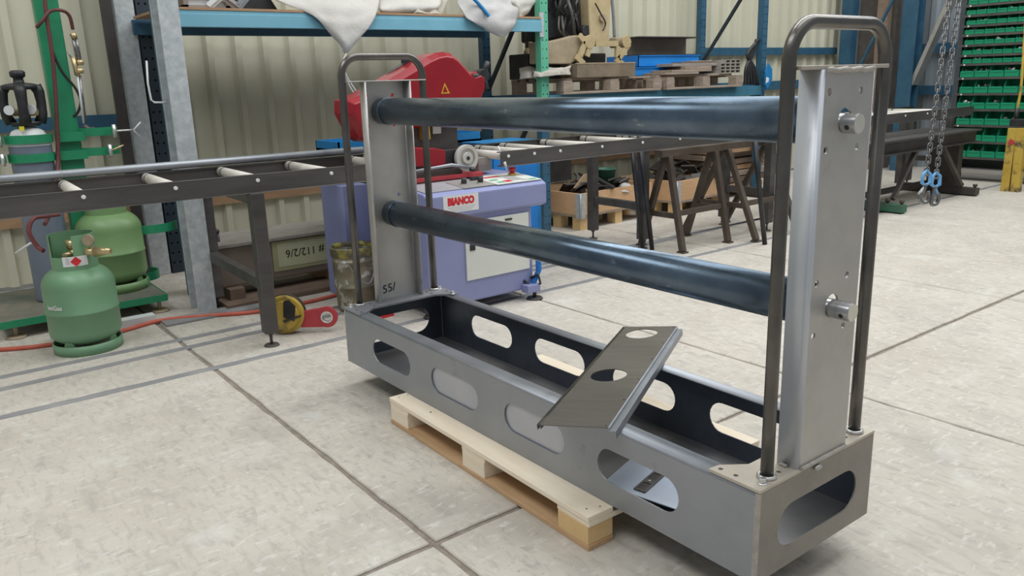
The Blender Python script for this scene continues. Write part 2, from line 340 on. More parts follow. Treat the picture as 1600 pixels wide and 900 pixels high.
t = MB().box((WX+.036, 6.35, 1.57), (WX+.10, 9.3, 1.66)).build('trim_2', RACKB); tag(t, 'upper dark blue wall girt at the far right', kind='structure')
t = MB().box((WX+.036, 6.35, 1.13), (WX+.10, 9.3, 1.24)).build('trim_3', RACKB); tag(t, 'lower dark blue wall girt at the far right', kind='structure')
t = MB().box((WX+.036, -6, .455), (WX+.075, 6.2, .525)).build('trim_4', TIMB); tag(t, 'long brown timber rail fixed low on the cream wall', kind='structure')

# ================================================================== STEEL CRADLE
Lx, Wy, zb, zt = 2.239, .525, .1133, .3613; zp = .371
cr = root('steel_cradle', (Lx/2, Wy/2, zb), 'large welded raw steel cradle with slotted trough, two end uprights and two long dark pipes', 'steel frame')
SL = [(.262, .577), (.735, 1.050), (1.207, 1.519), (1.670, 1.987)]
holes = [slot(a, b, .185, .291) for a, b in SL]
def side_panel(yo, sgn):
    mb = plate(rect(.004, Lx-.004, zb, zt-.008), holes, .004, MXZ(yo+sgn*.002))
    a = arc((.010, -.008), .010, PI, PI/2, 6)
    poly = [(p[0], p[1]+.0) for p in a]+[(.058, .002), (.058, -.002), (.010, -.002)]+[(.010+.006*math.cos(t), -.008+.006*math.sin(t)) for t in [PI/2+(PI/2)*i/4 for i in range(1, 5)]]
    return mb, MB().prism(poly, (.004, yo, zt), (0, sgn, 0), (0, 0, 1), (Lx-.008, 0, 0), True)
for yo, sg_, nm_, mt_ in ((0, 1, 'front_panel', STEEL), (Wy, -1, 'back_panel', SHADED)):
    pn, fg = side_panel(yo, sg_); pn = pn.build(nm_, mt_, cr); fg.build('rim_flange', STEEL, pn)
eh = [slot(.081, .448, .169, .291)]
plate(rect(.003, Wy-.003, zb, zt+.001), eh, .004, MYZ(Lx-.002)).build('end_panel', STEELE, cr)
plate(rect(.003, Wy-.003, zb, zt+.001), eh, .004, MYZ(.002)).build('end_panel', SHADED, cr)
MB().box((.004, .004, zb), (Lx-.004, Wy-.004, zb+.004)).build('floor_pan', PAN, cr)
for x in (.012, Lx-.012):
    for y in (.004, Wy-.004):
        sx, sy = (1 if x > 1 else -1), (1 if y > .1 else -1); xc = Lx-.004 if x > 1 else .004
        m = MB().prism([(xc-sx*.002, y-sy*.001), (xc+sx*.004, y-sy*.001), (xc+sx*.0045, y+sy*.001), (xc, y+sy*.0055), (xc-sx*.010, y+sy*.0045)], (0, 0, zb), (1, 0, 0), (0, 1, 0), (0, 0, zt-zb))
        m.build('corner_weld', WELD, cr)
for a, b in SL[1:3]:
    plate(slot(a-.02, b+.02, .165, .311), [], .003, MXZ(.0085)).build('slot_cover', STEELL, cr)['label'] = 'light grey cover closing a front slot'
# corner plates
TAN = mat('tan_plate', (.46, .41, .34), (.56, .51, .44), .5, .4, 8, (.3, .7), .06, 120, (.33, .29, .24), 5, (.6, .8))
def corner_plate(x, s):
    f = lambda p: (x+s*p[0], p[1])
    o = [f(p) for p in ((0, 0), (-.156, 0), (-.152, .036), (-.105, .096), (-.105, .429), (-.152, .489), (-.156, Wy), (0, Wy))]
    hs = [circ(*f((dx, y)), .0065, 14) for dx in (-.135, -.088) for y in (.022, Wy-.022)] + [circ(*f((dx, y)), .0065, 14) for dx, y in ((-.03, .118), (-.075, .118), (-.03, Wy-.1), (-.075, Wy-.1))]
    return plate(o, hs, .008, MXY(zp-.004))
corner_plate(Lx, 1).build('corner_plate', TAN, cr); corner_plate(0, -1).build('corner_plate', STEEL, cr)
# uprights
HP = [(.19, .853), (.322, .853), (.19, .721), (.322, .721), (.19, 1.302), (.322, 1.302), (.19, 1.171), (.322, 1.171)]
def upright(xw, s, top, m):
    # xw: outer web plane, flanges run s*depth
    r = root('upright', (xw, .274, zp)); r.parent = cr; r.location = Vector((xw, .274, zp))-ORG[cr]
    y0, y1, d, th = .158, .388, .060, .006
    hs = [circ(y, z, .0088, 16) for y, z in HP]+[circ(.2626, 1.235, .030, 24), circ(.2626, .785, .030, 24)]
    plate(rect(y0+.012, y1-.012, zp, top), hs, th, MYZ(xw+s*th/2)).build('web', m, r)
    for ya, sg in ((y0, 1), (y1, -1)):
        pol = [(0, .0), ] ; o = arc((.012, .012), .012, -PI/2, -PI, 6); i = arc((.012, .012), .006, -PI, -PI/2, 6)
        # (a=depth from outer web, b=from outer flange face)
        poly = [(d, 0)]+[(p[0], p[1]) for p in arc((.012, .012), .012, 1.5*PI, PI, 6)]+[(p[0], p[1]) for p in arc((.012, .012), .006, PI, 1.5*PI, 6)]+[(d, .006)]
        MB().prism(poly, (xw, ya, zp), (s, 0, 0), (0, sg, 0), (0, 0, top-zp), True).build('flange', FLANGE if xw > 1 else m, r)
    return r
upright(2.236, -1, 1.352, STEELW); upright(.002, 1, 1.362, STEELW)
MB().box((2.176, .085, 1.352), (2.232, .452, 1.361)).build('top_plate', TAN, cr, bevel=.002)
MB().box((-.004, .08, 1.362), (.062, .47, 1.3675)).build('top_plate', STEELW, cr, bevel=.002)
MB().tube([(2.236+.002, .17+.2*i/10, 1.350+.002*math.sin(i*2.1)) for i in range(11)], .0065, 8).build('weld_bead', WELD, cr)
MB().tube([(2.240, .168+.205*i/10, zp+.002) for i in range(11)], .0055, 8).build('weld_bead', WELD, cr)
MB().tube([(2.243, .225+.03*i/6, zt-.006) for i in range(7)], [.003, .006, .007, .007, .007, .006, .003], 8).build('weld_bead', STEELW, cr)
MB().tube([(2.19+.02*i/4, .152, zp+.004) for i in range(5)], .005, 8).build('weld_bead', WELD, cr)
def handle(x, ztop, m):
    R = .085; y0, y1 = .073, .477; z1 = ztop-.0165
    pts = [(x, y0, zp), (x, y0, zp+.3), (x, y0, z1-R-.1)]+[(x, p[0], p[1]) for p in arc((y0+R, z1-R), R, PI, PI/2, 10)]+[(x, p[0], p[1]) for p in arc((y1-R, z1-R), R, PI/2, 0, 10)]+[(x, y1, z1-R-.1), (x, y1, zp+.3), (x, y1, zp)]
    h = MB().tube(pts, .0163, 20).build('handle', m, cr)
    for y in (y0, y1):
        MB().tube([(x+.020*math.cos(t), y+.020*math.sin(t), zp+.004) for t in [2*PI*i/16 for i in range(16)]], .0055, 8, True).build('weld_bead', BOLT, h)
handle(2.205, 1.472, TUBE); handle(.018, 1.486, TUBE)
for x, y in ((2.218, .038), (.02, .028), (.028, .50), (.15, Wy-.03)):
    m = MB(); m.cyl((x, y, zp), (x, y, zp+.003), .013, 16); m.cyl((x, y, zp+.003), (x, y, zp+.014), .0095, 6); m.build('bolt', BOLT, cr, bevel=.0015)
for x0, x1, z in ((.016, 2.172, 1.2339), (.042, 2.172, .7776)):
    p = MB().cyl((x0, .2626, z), (x1, .2626, z), .0572, 48); p = p.build('pipe', PIPE, cr)
    MB().tube([(x0+.055, .2626+.0575*math.cos(t), z+.0575*math.sin(t)) for t in [2*PI*i/32 for i in range(32)]], .0026, 6, True).build('weld_bead', PIPE, p)
    q = MB().cyl((-.012 if z > 1 else .0, .2626, z), (x0, .2626, z), .022, 20).build('pin_end', BOLT, p)
for xe, z in ((2.272, 1.2285), (2.292, .7785)):
    p = MB().cyl((2.172, .2626, z), (xe, .2626, z), .0237, 32).build('pin', PINM, cr, bevel=.0015)
    MB().cyl((xe, .2626, z), (xe+.0012, .2626, z), .0222, 32).build('pin_face', PINE, p)
    a = math.radians(200); nrm = Vector((0, math.cos(a), math.sin(a)))
    c = Vector((xe-.018, .2626, z))+nrm*.0228; MB().cyl(c, c+nrm*.0014, .006, 14).build('pin_hole', BLACK, p)
text('55/', .055, (.0095, .20, .398), (0, 1, .12), (0, 0, 1), INK, cr, 'scratched_marking')

# ---- folded cover plate lying across the trough
cp = root('punched_cover_plate', (1.439, .313, .389), 'dark folded steel cover plate with two round holes lying across the trough rims', 'metal plate', rot=None)
cp.rotation_euler = (0, 0, 0)
u = Vector((.862, .496, .102)).normalized(); v = Vector((-.499, .866, .004)); v = (v-u*v.dot(u)).normalized(); n = u.cross(v)
CPM = Matrix(((u.x, v.x, n.x, 0), (u.y, v.y, n.y, 0), (u.z, v.z, n.z, 0), (0, 0, 0, 1)))
cp.matrix_world = Matrix.Translation((1.439, .313, .390))@CPM; ORG[cp] = Vector((0, 0, 0))
w2, l2 = .108, .491
COVER = mat('cover_steel', (.145, .133, .118), (.19, .175, .155), .42, .6, 4, (.3, .7), .05, 90, stretch=(1, 6, 1))
hs = [circ(-.010, -.068, .061, 40), circ(-.010, .398, .061, 40)]+[circ(sx*.098, yy, .0035, 8) for sx in (-1, 1) for yy in (-.478, -.28, -.10, .10, .28, .478)]
plate(rect(-w2, w2, -l2, l2), hs, .003, MXY(-.0015)).build('sheet', COVER, cp)
MB().prism([(0, 0), (.003, -.002), (.003, -.011), (.018, -.011), (.020, -.013), (.020, -.036), (.0175, -.036), (.0175, -.014), (0, -.014)], (w2, -l2, 0), (1, 0, 0), (0, 0, 1), (0, 2*l2, 0)).build('folded_lip', STEEL, cp)
MB().prism([(0, 0), (0, -.016), (.002, -.016), (.002, -.002), (.010, -.002), (.010, -.014), (.012, -.014), (.012, 0)], (-w2, -l2, 0), (1, 0, 0), (0, 0, 1), (0, 2*l2, 0)).build('folded_lip', COVER, cp)
# ---- galvanised plate inside
gp = root('vent_plate', (1.75, .17, .12), 'pale blue grey sheet with a slotted insert, seen through the trough slot nearest the camera', 'metal plate')
q = [(1.572, .262, .128), (1.640, .050, .128), (1.955, .085, .150), (1.905, .300, .150)]
m = MB().add([*q, *[(a, b, c+.003) for a, b, c in q]], [(0, 3, 2, 1), (4, 5, 6, 7), (0, 1, 5, 4), (1, 2, 6, 5), (2, 3, 7, 6), (3, 0, 4, 7)]); m.build('sheet', GALVP, gp)
c0 = Vector((1.742, .152, .1385+.0045)); uu = Vector((.315, .035, .022)).normalized(); vv = Vector((-.06, .213, 0)).normalized()
mm = Matrix((( uu.x, vv.x, 0, c0.x), (uu.y, vv.y, 0, c0.y), (uu.z, vv.z, 1, c0.z), (0, 0, 0, 1)))
plate(rect(-.022, .022, -.066, .066), [rect(-.014, .014, -.058, -.012), rect(-.014, .014, .012, .058)], .003, mm).build('insert_frame', DGREY, gp)
plate(rect(-.017, .017, -.060, .060), [], .001, mm@Matrix.Translation((0, 0, -.001))).build('insert_back', DARKST, gp)
m = MB(); m.cyl(c0+Vector((0, 0, .001)), c0+Vector((0, 0, .004)), .004, 10); m.build('screw', BOLT, gp)

# ================================================================== FRONT PALLET
pl = root('pallet', (.5257, -.0784, 0), 'new pale pine pallet on the floor under the steel cradle', 'pallet', rot=(0, 0, math.radians(-.98)))
PLZ = .1125
for k, (y0, y1) in enumerate(((0, .1), (.17, .27), (.35, .45), (.53, .63), (.70, .80))):
    MB().box((0, y0, PLZ-.018), (1.21, y1, PLZ)).build('top_board', PINE1, pl, bevel=.002)
for x0 in (0, .532, 1.065):
    MB().box((x0, .003, PLZ-.035), (x0+.145, .797, PLZ-.018)).build('cross_board', PINE1, pl, bevel=.002)
for i, x0 in enumerate((0, .532, 1.065)):
    for j, y0 in enumerate((.002, .35, .698)):
        b = MB().box((x0+.004, y0, .0175), (x0+.141, y0+.1, PLZ-.035)).build('block', PINE3 if (i == 2) else PINE1, pl, bevel=.002)
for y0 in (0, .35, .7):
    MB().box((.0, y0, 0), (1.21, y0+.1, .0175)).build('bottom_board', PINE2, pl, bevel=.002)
for x, y in ((.245, .05), (1.17, .03), (1.185, .07), (.03, .03), (.03, .07)):
    MB().cyl((x, y, PLZ-.001), (x, y, PLZ+.0006), .0045 if x > .2 and x < 1 else .0028, 10).build('nail_head', DARKST, pl)

# ================================================================== ROLLER CONVEYORS
def conveyor(name, loc, rz, y0, y1, label, legs, rolls, rear_tube=True):
    c = root(name, loc, label, 'roller conveyor', rot=(0, 0, rz))
    b = lambda m, nm, mt, **k: m.build(nm, mt, c, local=True, **k)
    zb_, zt_ = .831, .922
    m = MB(); m.box((-.006, y0, zb_), (0, y1, zt_)); m.box((-.045, y0, zb_), (0, y1, zb_+.006)); m.box((-.045, y0, zt_-.006), (0, y1, zt_)); b(m, 'front_rail', RAIL, bevel=.003)
    m = MB(); m.box((-.66, y0, zb_), (-.654, y1, zt_)); m.box((-.66, y0, zb_), (-.615, y1, zb_+.006)); m.box((-.66, y0, zt_-.006), (-.64, y1, zt_)); b(m, 'rear_rail', RAIL)
    if rear_tube: b(MB().cyl((-.655, y0, .948), (-.655, y1, .948), .022, 16), 'guide_tube', STEEL)
    for y in rolls:
        r = b(MB().cyl((-.635, y, .893), (-.02, y, .893), .027, 20), 'roller', ROLLER)
        MB().cyl((-.575, y, .893), (-.560, y, .893), .0276, 20).build('roller_groove', DARKST, r, local=True)
        m = MB(); m.cyl((0, y, .893), (.005, y, .893), .010, 12); m.cyl((.005, y, .893), (.008, y, .893), .006, 8); m.build('axle_bolt', INKW, r, local=True)
    for yl, xf, xr in legs:
        hs_ = .036
        for x in (xf, xr):
            if x is None: continue
            l = b(MB().box((x-hs_, yl-hs_, .075), (x+hs_, yl+hs_, zb_)), 'leg', RAIL, bevel=.005)
            mm = MB(); mm.cyl((x, yl, .010), (x, yl, .08), .008, 10); mm.cyl((x, yl, .0), (x, yl, .008), .042, 20, .036); mm.cyl((x, yl, .06), (x, yl, .075), .014, 6); mm.build('levelling_foot', DGREY, l, local=True)
        if xf is not None and xr is not None:
            b(MB().bar((xf, yl, .34), (xr, yl, .34), .05, .06), 'cross_bar', RAIL, bevel=.004)
            b(MB().bar((xf, yl, .80), (xr, yl, .80), .05, .06), 'cross_bar', RAIL)
    return c
sk = -.036
rl = [-.85+.403*k for k in range(-2, 5)]
conveyor('roller_conveyor', (-.795, 0, 0), sk, -1.9, .86, 'dark steel roller conveyor with cream rollers running left from the red saw', [(-.06, -.015, -1.0)], rl)
rr = [1.54, 1.75, 1.97, 2.35, 2.75, 3.15, 3.55, 3.95, 4.35, 4.75, 5.15, 5.6, 6.05, 6.5, 6.95, 7.35]
conveyor('roller_conveyor', (-.745, 1.4, 0), .003, .08, 6.6, 'dark steel roller conveyor running from the saw to the far end of the workshop', [(1.79, -.40, -.98), (3.08, -.13, -.60), (6.19, None, -.55), (6.52, -.2, -.62)], [y-1.4 for y in rr], False)

# ================================================================== BAND SAW
sw = root('band_saw', (-1.0, 1.1, 0), 'lilac and red metal band saw with control console', 'band saw')
MB().prism([(.83, .06), (1.60, .06), (1.60, .60), (.83, .60)], (-1.25, 0, 0), (0, 1, 0), (0, 0, 1), (.65, 0, 0)).build('cabinet', PURP, sw, bevel=.012)
MB().box((-1.66, .68, .0), (-1.34, 1.05, .745)).build('side_cabinet', PURP, sw, bevel=.008)
# console (overhanging, sloping top)
MB().prism([(-.60, .585), (-.565, .60), (-.565, .725), (-.60, .742), (-.98, .775), (-1.25, .775), (-1.25, .60)], (0, .815, 0), (1, 0, 0), (0, 0, 1), (0, .88, 0)).build('console', PURP, sw, bevel=.008)
MB().prism([(-.61, .7445), (-.97, .7765), (-.97, .7795), (-.61, .7475)], (0, .84, 0), (1, 0, 0), (0, 0, 1), (0, .45, 0)).build('console_top', PURPT, sw)
MB().prism([(-.592, .7445), (-.86, .768), (-.86, .773), (-.592, .7495)], (0, 1.335, 0), (1, 0, 0), (0, 0, 1), (0, .345, 0)).build('control_panel', MWHITE, sw)
MB().prism([(-.60, .7465), (-.80, .764), (-.80, .768), (-.60, .7505)], (0, 1.10, 0), (1, 0, 0), (0, 0, 1), (0, .235, 0)).build('switch_plate', STEELW, sw)
sl = Vector((-.268, 0, .0235)).normalized(); nn = Vector((.0235, 0, .268)).normalized()
def onp(dx, y, h=.0): return Vector((-.592, y, .7495))+sl*dx+nn*h
def pad(y0, y1, d0, d1, m, nm='key_print'):
    q = [onp(d0, y0, .0008), onp(d0, y1, .0008), onp(d1, y1, .0008), onp(d1, y0, .0008)]
    MB().add(q, [(0, 1, 2, 3)]).build(nm, m, sw)
pad(1.37, 1.42, .03, .06, INKGR); pad(1.43, 1.48, .03, .08, INKR); pad(1.49, 1.58, .05, .15, INKG); pad(1.36, 1.42, .10, .13, INKGR); pad(1.60, 1.66, .02, .045, INKGR); pad(1.56, 1.60, .03, .05, INKG); pad(1.37, 1.50, .19, .22, INKR)
p = onp(.20, 1.60); e = MB().cyl(p, p+nn*.012, .026, 20); e.build('stop_collar', YEL, sw); e = MB().cyl(p+nn*.012, p+nn*.028, .015, 16); e.cyl(p+nn*.028, p+nn*.05, .022, 20); e.build('stop_button', REDB, sw)
for (d, y) in ((.10, 1.16), (.085, 1.27)):
    p = onp(d, y); MB().cyl(p, p+nn*.006, .026, 20).build('knob_ring', STEELW, sw); MB().cyl(p+nn*.006, p+nn*.04, .018, 16, .016).build('knob', BLACK, sw)
p = onp(.18, 1.30); MB().box(p-Vector((.012, .035, 0)), p+Vector((.012, .035, .02))).build('rocker_switch', BLACK, sw)
# door and sign
MB().box((-.60, 1.085, .195), (-.588, 1.565, .555)).build('cabinet_door', MWHITE, sw, bevel=.004)
p = Vector((-.588, 1.13, .395)); MB().box(p+Vector((0, -.018, -.018)), p+Vector((.006, .018, .018))).build('door_lock', BLACK, sw)
MB().box((-.588, 1.38, .525), (-.580, 1.43, .535)).build('door_latch', BLACK, sw)
sg = ax(692, 306, -.564); sgr = ax(747, 300, -.564); MB().box((-.565, sg.y, .622), (-.563, sgr.y, .722)).build('sign', STICK, sw)
wsg = sgr.y-sg.y
text('BIANCO', .055, (-.5625, sg.y+wsg*.12, .668), (0, 1, 0), (0, 0, 1), INKR, sw, 'sign_lettering', bold=.0042, width=wsg*.76)
for k in range(3): MB().box((-.563, sg.y+wsg*(.12+.06*k), .650-.010*k), (-.5624, sg.y+wsg*(.9-.05*k), .652-.010*k)).build('sign_small_print', INKG, sw)
# feet, hose
for x, y in ((-.56, 1.575), (-1.2, 1.57), (-.66, .87), (-1.2, .87)):
    m = MB(); m.cyl((x, y, 0), (x, y, .012), .055, 20, .045); m.cyl((x, y, .012), (x, y, .07), .012, 10); m.build('levelling_foot', DARKST, sw)
MB().box((-.60, 1.50, .05), (-.53, 1.60, .10)).build('foot_bracket', PURP, sw, bevel=.004)
hx, hy = -.575, 1.625; pts = []
for k in range(260):
    t = k/259; z = .30-.21*t; bend = .05*max(0, t-.6)/.4
    pts.append((hx+.017*math.cos(k*.75), hy-bend+.017*math.sin(k*.75), z))
MB().tube(pts, .0029, 6).build('coiled_air_hose', BLUE, sw)
MB().tube([(hx, hy, .30), (hx, hy-.005, .36), (hx-.02, hy-.02, .385), (-.60, 1.56, .37)], .005, 8).build('hose_tail', BOLT, sw)
m = MB(); m.tube([(-.59, 1.57, .13), (-.55, 1.60, .16), (-.53, 1.60, .10), (-.56, 1.56, .08), (-.60, 1.52, .12)], .009, 8); m.build('cable_loop', BLACK, sw)
# red table, vise, bow
MB().box((-1.25, .86, .775), (-.85, 1.42, .800)).build('drip_tray', REDD, sw, bevel=.004)
MB().box((-1.12, .62, .80), (-.88, 1.28, .835)).build('table', DGREY, sw)
MB().prism([(.86, .87), (1.16, .855), (1.18, .875), (1.18, .95), (1.10, .968), (.90, .985), (.86, .985)], (-1.06, 0, 0), (0, 1, 0), (0, 0, 1), (.16, 0, 0)).build('vise_jaw', RED, sw, bevel=.006)
MB().box((-1.02, .84, .835), (-.93, 1.10, .87)).build('vise_slide', DGREY, sw)
MB().box((-1.04, 1.17, .855), (-.90, 1.265, .95)).build('vise_nut', BLACK, sw, bevel=.004)
wc = ax(730, 247, -.86); m = MB(); m.ring((-.885, wc.y, wc.z), (-.855, wc.y, wc.z), .082, .058, 32); m.cyl((-.885, wc.y, wc.z), (-.868, wc.y, wc.z), .060, 28); m.cyl((-.868, wc.y, wc.z), (-.850, wc.y, wc.z), .036, 20)
hw = m.build('handwheel', WHEELM, sw, bevel=.003); MB().cyl((-.85, wc.y, wc.z), (-.845, wc.y, wc.z), .012, 12).build('hub_hole', BLACK, hw)
a = ax(742, 266, -.82); MB().cyl(a, a+Vector((.0, -.035, .008)), .011, 10).build('handwheel_grip', BLACK, sw)
a, b_ = ax(645, 268, -.85), ax(705, 258, -.85); MB().tube([a, b_, ax(742, 262, -.85)], [.008, .012, .007], 10).build('adjusting_rod', STEEL, sw)
a = ax(763, 266, -.95); MB().box((-1.02, a.y-.09, a.z+.0), (-.93, a.y+.01, a.z+.085)).build('stop_block', GREYB, sw)
a, b_ = ax(778, 228, -.75), ax(793, 268, -.75); MB().tube([a, a.lerp(b_, .5), b_], [.004, .004, .006], 8).build('lamp_stalk', BOLT, sw); MB().cyl(a.lerp(b_, .62), a.lerp(b_, .8), .011, 10).build('stalk_sleeve', WHITEP, sw)
a, b_ = ax(643, 200, -1.05), ax(714, 228, -1.05); MB().box((-1.10, a.y, b_.z-.02), (-1.04, b_.y, a.z+.06)).build('blade_guide', DGREY, sw)
a = ax(668, 210, -1.0); MB().box((-1.04, a.y-.035, a.z-.03), (-1.0, a.y+.02, a.z+.06)).build('guide_clamp', YEL, sw); MB().box((-1.04, a.y+.04, a.z-.0), (-1.0, a.y+.10, a.z+.06)).build('guide_plate', STEELW, sw)
XB = -1.02
outl = [(541, 157), (566, 147), (600, 128), (650, 99), (666, 89), (680, 83), (692, 81), (703, 83), (713, 90), (723, 101), (731, 110), (737, 114), (747, 111), (757, 119), (757, 140), (750, 158), (736, 185), (690, 190), (630, 205), (592, 222), (570, 222), (561, 216), (541, 178)]
pf = [ax(x, y, XB+.09) for x, y in outl]
# arm body as one closed solid with its real thickness towards the wall
poly = [(p.y, p.z) for p in pf]
pf = [ax(x, y, XB+.03) for x, y in outl]; n_ = len(pf); cy_ = sum((pf[i].y*pf[(i+1) % n_].z-pf[(i+1) % n_].y*pf[i].z) for i in range(n_)); sgn_ = 1 if cy_ > 0 else -1
inn = []
for i in range(n_):
    a, p, b_ = pf[i-1], pf[i], pf[(i+1) % n_]
    e1 = Vector((p.y-a.y, p.z-a.z)).normalized(); e2 = Vector((b_.y-p.y, b_.z-p.z)).normalized(); nv = (Vector((-e1.y, e1.x))+Vector((-e2.y, e2.x)))*sgn_
    nv.normalize(); k_ = .030/max(.5, nv.dot(Vector((-e2.y, e2.x))*sgn_)); inn.append((p.y+nv.x*k_, p.z+nv.y*k_))
vs = [Vector((XB-.13, p.y, p.z)) for p in pf]+[Vector((XB+.03, p.y, p.z)) for p in pf]+[Vector((XB+.075, y, z)) for y, z in inn]
mb = MB(); mb.add(vs, [tuple(range(n_))[::-1]]+[(j*n_+i, j*n_+(i+1) % n_, (j+1)*n_+(i+1) % n_, (j+1)*n_+i) for j in (0, 1) for i in range(n_)]+[tuple(range(2*n_, 3*n_))])
bow = mb.build('saw_bow', RED, sw, bevel=.006, seg=2)
a = ax(695, 141, XB+.0755); MB().add([a+Vector((.002, -.03, -.02)), a+Vector((.002, .035, -.02)), a+Vector((.002, .0, .045))], [(0, 1, 2)]).build('warning_triangle', mat('warn_yellow', (.62, .35, .02)), bow)
MB().add([a+Vector((.003, -.018, -.012)), a+Vector((.003, .02, -.012)), a+Vector((.003, .0, .026))], [(0, 1, 2)]).build('warning_triangle_inner', RED, bow)
k = ax(750, 118, XB+.02); m = MB(); m.cyl(k+Vector((-.03, 0, 0)), k+Vector((.05, 0, 0)), .040, 20); m.build('tension_knob', BLACK, bow, bevel=.004)
for ang in (65, 185, 285):
    d = Vector((0, math.cos(math.radians(ang)), math.sin(math.radians(ang)))); MB().tube([k+Vector((.035, 0, 0)), k+Vector((.035, 0, 0))+d*.05, k+Vector((.035, 0, 0))+d*.09], [.012, .017, .019], 10).build('knob_lobe', BLACK, bow)
a, b_ = ax(602, 122, XB-.10), ax(636, 98, XB-.10); MB().tube([a, a.lerp(b_, .5)+Vector((0, 0, .01)), b_], .012, 8).build('cable_conduit', DGREY, bow); MB().box(b_+Vector((-.02, -.03, -.02)), b_+Vector((.02, .03, .02))).build('switch_box', BLACK, bow)
# blue steel bin behind the saw
bb = root('steel_bin', (-1.75, 2.0, 0), 'bright blue steel cabinet standing behind the saw console', 'cabinet')
MB().box((-1.98, 2.02, .0), (-1.62, 2.52, .90)).build('body', BLUE2, bb, bevel=.006)
MB().box((-1.62, 2.06, .06), (-1.612, 2.48, .86)).build('door', BLUE, bb, bevel=.003)
t2 = root('coolant_tray', (-1.72, 1.4, .9), 'long blue steel tray behind the rollers and the red saw', 'tray')
a = ax(527, 232, -1.62); b_ = ax(640, 210, -1.62)
MB().box((-1.95, a.y, .93), (-1.60, 1.95, .945)).build('tray_bottom', BLUE2, t2)
for (x0, x1, yy0, yy1) in ((-1.95, -1.94, a.y, 1.95), (-1.61, -1.60, a.y, 1.95), (-1.95, -1.60, a.y, a.y+.01), (-1.95, -1.60, 1.94, 1.95)): MB().box((x0, yy0, .93), (x1, yy1, .995)).build('tray_side', BLUE2, t2)
for yy in (1.40, 1.85): MB().box((-1.80, yy-.025, 0), (-1.75, yy+.025, .93)).build('leg', RACKB, t2)

# ================================================================== GAS BOTTLES
def gas_bottle(loc, r, h, m, label):
    g = root('gas_bottle', loc, label, 'gas bottle'); x, y, z = loc
    k = r/.178; hh = h/.637
    Z = lambda a: z+a*hh
    MB().lathe([(.165*k, Z(.0)), (.172*k, Z(.0)), (.172*k, Z(.055)), (.165*k, Z(.055)), (.165*k, Z(.0))], (x, y, 0), 40).build('foot_ring', m, g)
    for a_ in range(4):
        t = PI/4+a_*PI/2; MB().prism([(-.03, 0), (.03, 0), (.018, .03), (-.018, .03)], (x+.155*k*math.cos(t)+.014*math.sin(t)*0, y+.155*k*math.sin(t), Z(.05)), (-math.sin(t), math.cos(t), 0), (0, 0, 1), (-.012*math.cos(t), -.012*math.sin(t), 0)).build('foot_lug', m, g)
    prof = [(0, Z(.035))]+[(.178*k*math.sin(a), Z(.115-.085*math.cos(a))) for a in [PI/2*i/8 for i in range(1, 9)]]+[(.178*k, Z(.222)), (.1815*k, Z(.225)), (.1815*k, Z(.233)), (.178*k, Z(.236)), (.178*k, Z(.36))]
    prof += [(.178*k*math.cos(a)**.8 if math.cos(a) > 0 else 0, Z(.36+.115*math.sin(a))) for a in [PI/2*i/10 for i in range(1, 11)]]
    prof[-1] = (.0, Z(.475))
    MB().lathe(prof, (x, y, 0), 48).build('body', m, g)
    # collar: three quarters of a ring with a window
    cl = MB(); n = 40; ro, th = .112*k, .006
    for i in range(n):
        t0, t1 = 2*PI*i/n, 2*PI*(i+1)/n; tm = math.degrees((t0+t1)/2) % 360
        zz = [(Z(.455), Z(.637))]
        if 290 < tm < 350: zz = [(Z(.455), Z(.525))]
        for z0, z1 in zz:
            A = [(x+rr_*math.cos(t), y+rr_*math.sin(t), zz_) for zz_ in (z0, z1) for t in (t0, t1) for rr_ in (ro-th, ro)]
            cl.add([A[0], A[1], A[2], A[3], A[4], A[5], A[6], A[7]], [(0, 2, 3, 1), (4, 5, 7, 6), (1, 3, 7, 5), (0, 4, 6, 2)], False)
    cl.build('collar', m, g)
    m_ = MB(); m_.cyl((x, y, Z(.46)), (x, y, Z(.56)), .022*k, 14); m_.cyl((x, y, Z(.53)), (x+.05, y-.05, Z(.53)), .014, 12); m_.cyl((x, y, Z(.56)), (x, y, Z(.60)), .03*k, 14); m_.build('valve', BRASS, g)
    return g
g1 = gas_bottle((-1.482, -.834, 0), .178, .637, GASG, 'dark green gas bottle with a white hazard label standing on the concrete in front')
# label and lettering on the front bottle
def on_cyl(c, r, t, z): return Vector((c[0]+r*math.cos(t), c[1]+r*math.sin(t), z))
gc = (-1.482, -.834); tf = math.atan2(CPOS.y-gc[1], CPOS.x-gc[0])
lab = MB(); N = 10; R_ = .1135
vs = [on_cyl(gc, R_, tf-.52+1.08*i/N, zz) for i in range(N+1) for zz in (.478, .530)]
lab.add(vs, [(2*i, 2*i+2, 2*i+3, 2*i+1) for i in range(N)], True); lab.build('hazard_label', STICK, g1)
d = .026; c_ = tf+.05
MB().add([on_cyl(gc, R_+.0045, c_-d/.113, .504), on_cyl(gc, R_+.0045, c_, .504-d), on_cyl(gc, R_+.0045, c_+d/.113, .504), on_cyl(gc, R_+.0045, c_, .504+d)], [(0, 1, 2, 3)]).build('hazard_diamond', INKR, g1)
for k in range(4): MB().add([on_cyl(gc, R_+.001, tf-.37+.0*k, .520-.009*k), on_cyl(gc, R_+.001, tf-.22, .520-.009*k), on_cyl(gc, R_+.001, tf-.22, .523-.009*k), on_cyl(gc, R_+.001, tf-.37, .523-.009*k)], [(0, 1, 2, 3)]).build('label_print', INKG, g1)
me = text_mesh('lenGas', .034, bold=.0008); mb = MB().mesh(me)
mb.v = [on_cyl(gc, .1795+p.z, tf-1.08+p.x/.178, .232+.03+p.y) for p in mb.v]; mb.build('lettering', INKW, g1)
g2 = gas_bottle((-2.33, -.49, .112), .195, .70, GASG2, 'lighter green gas bottle standing on the trolley base plate')
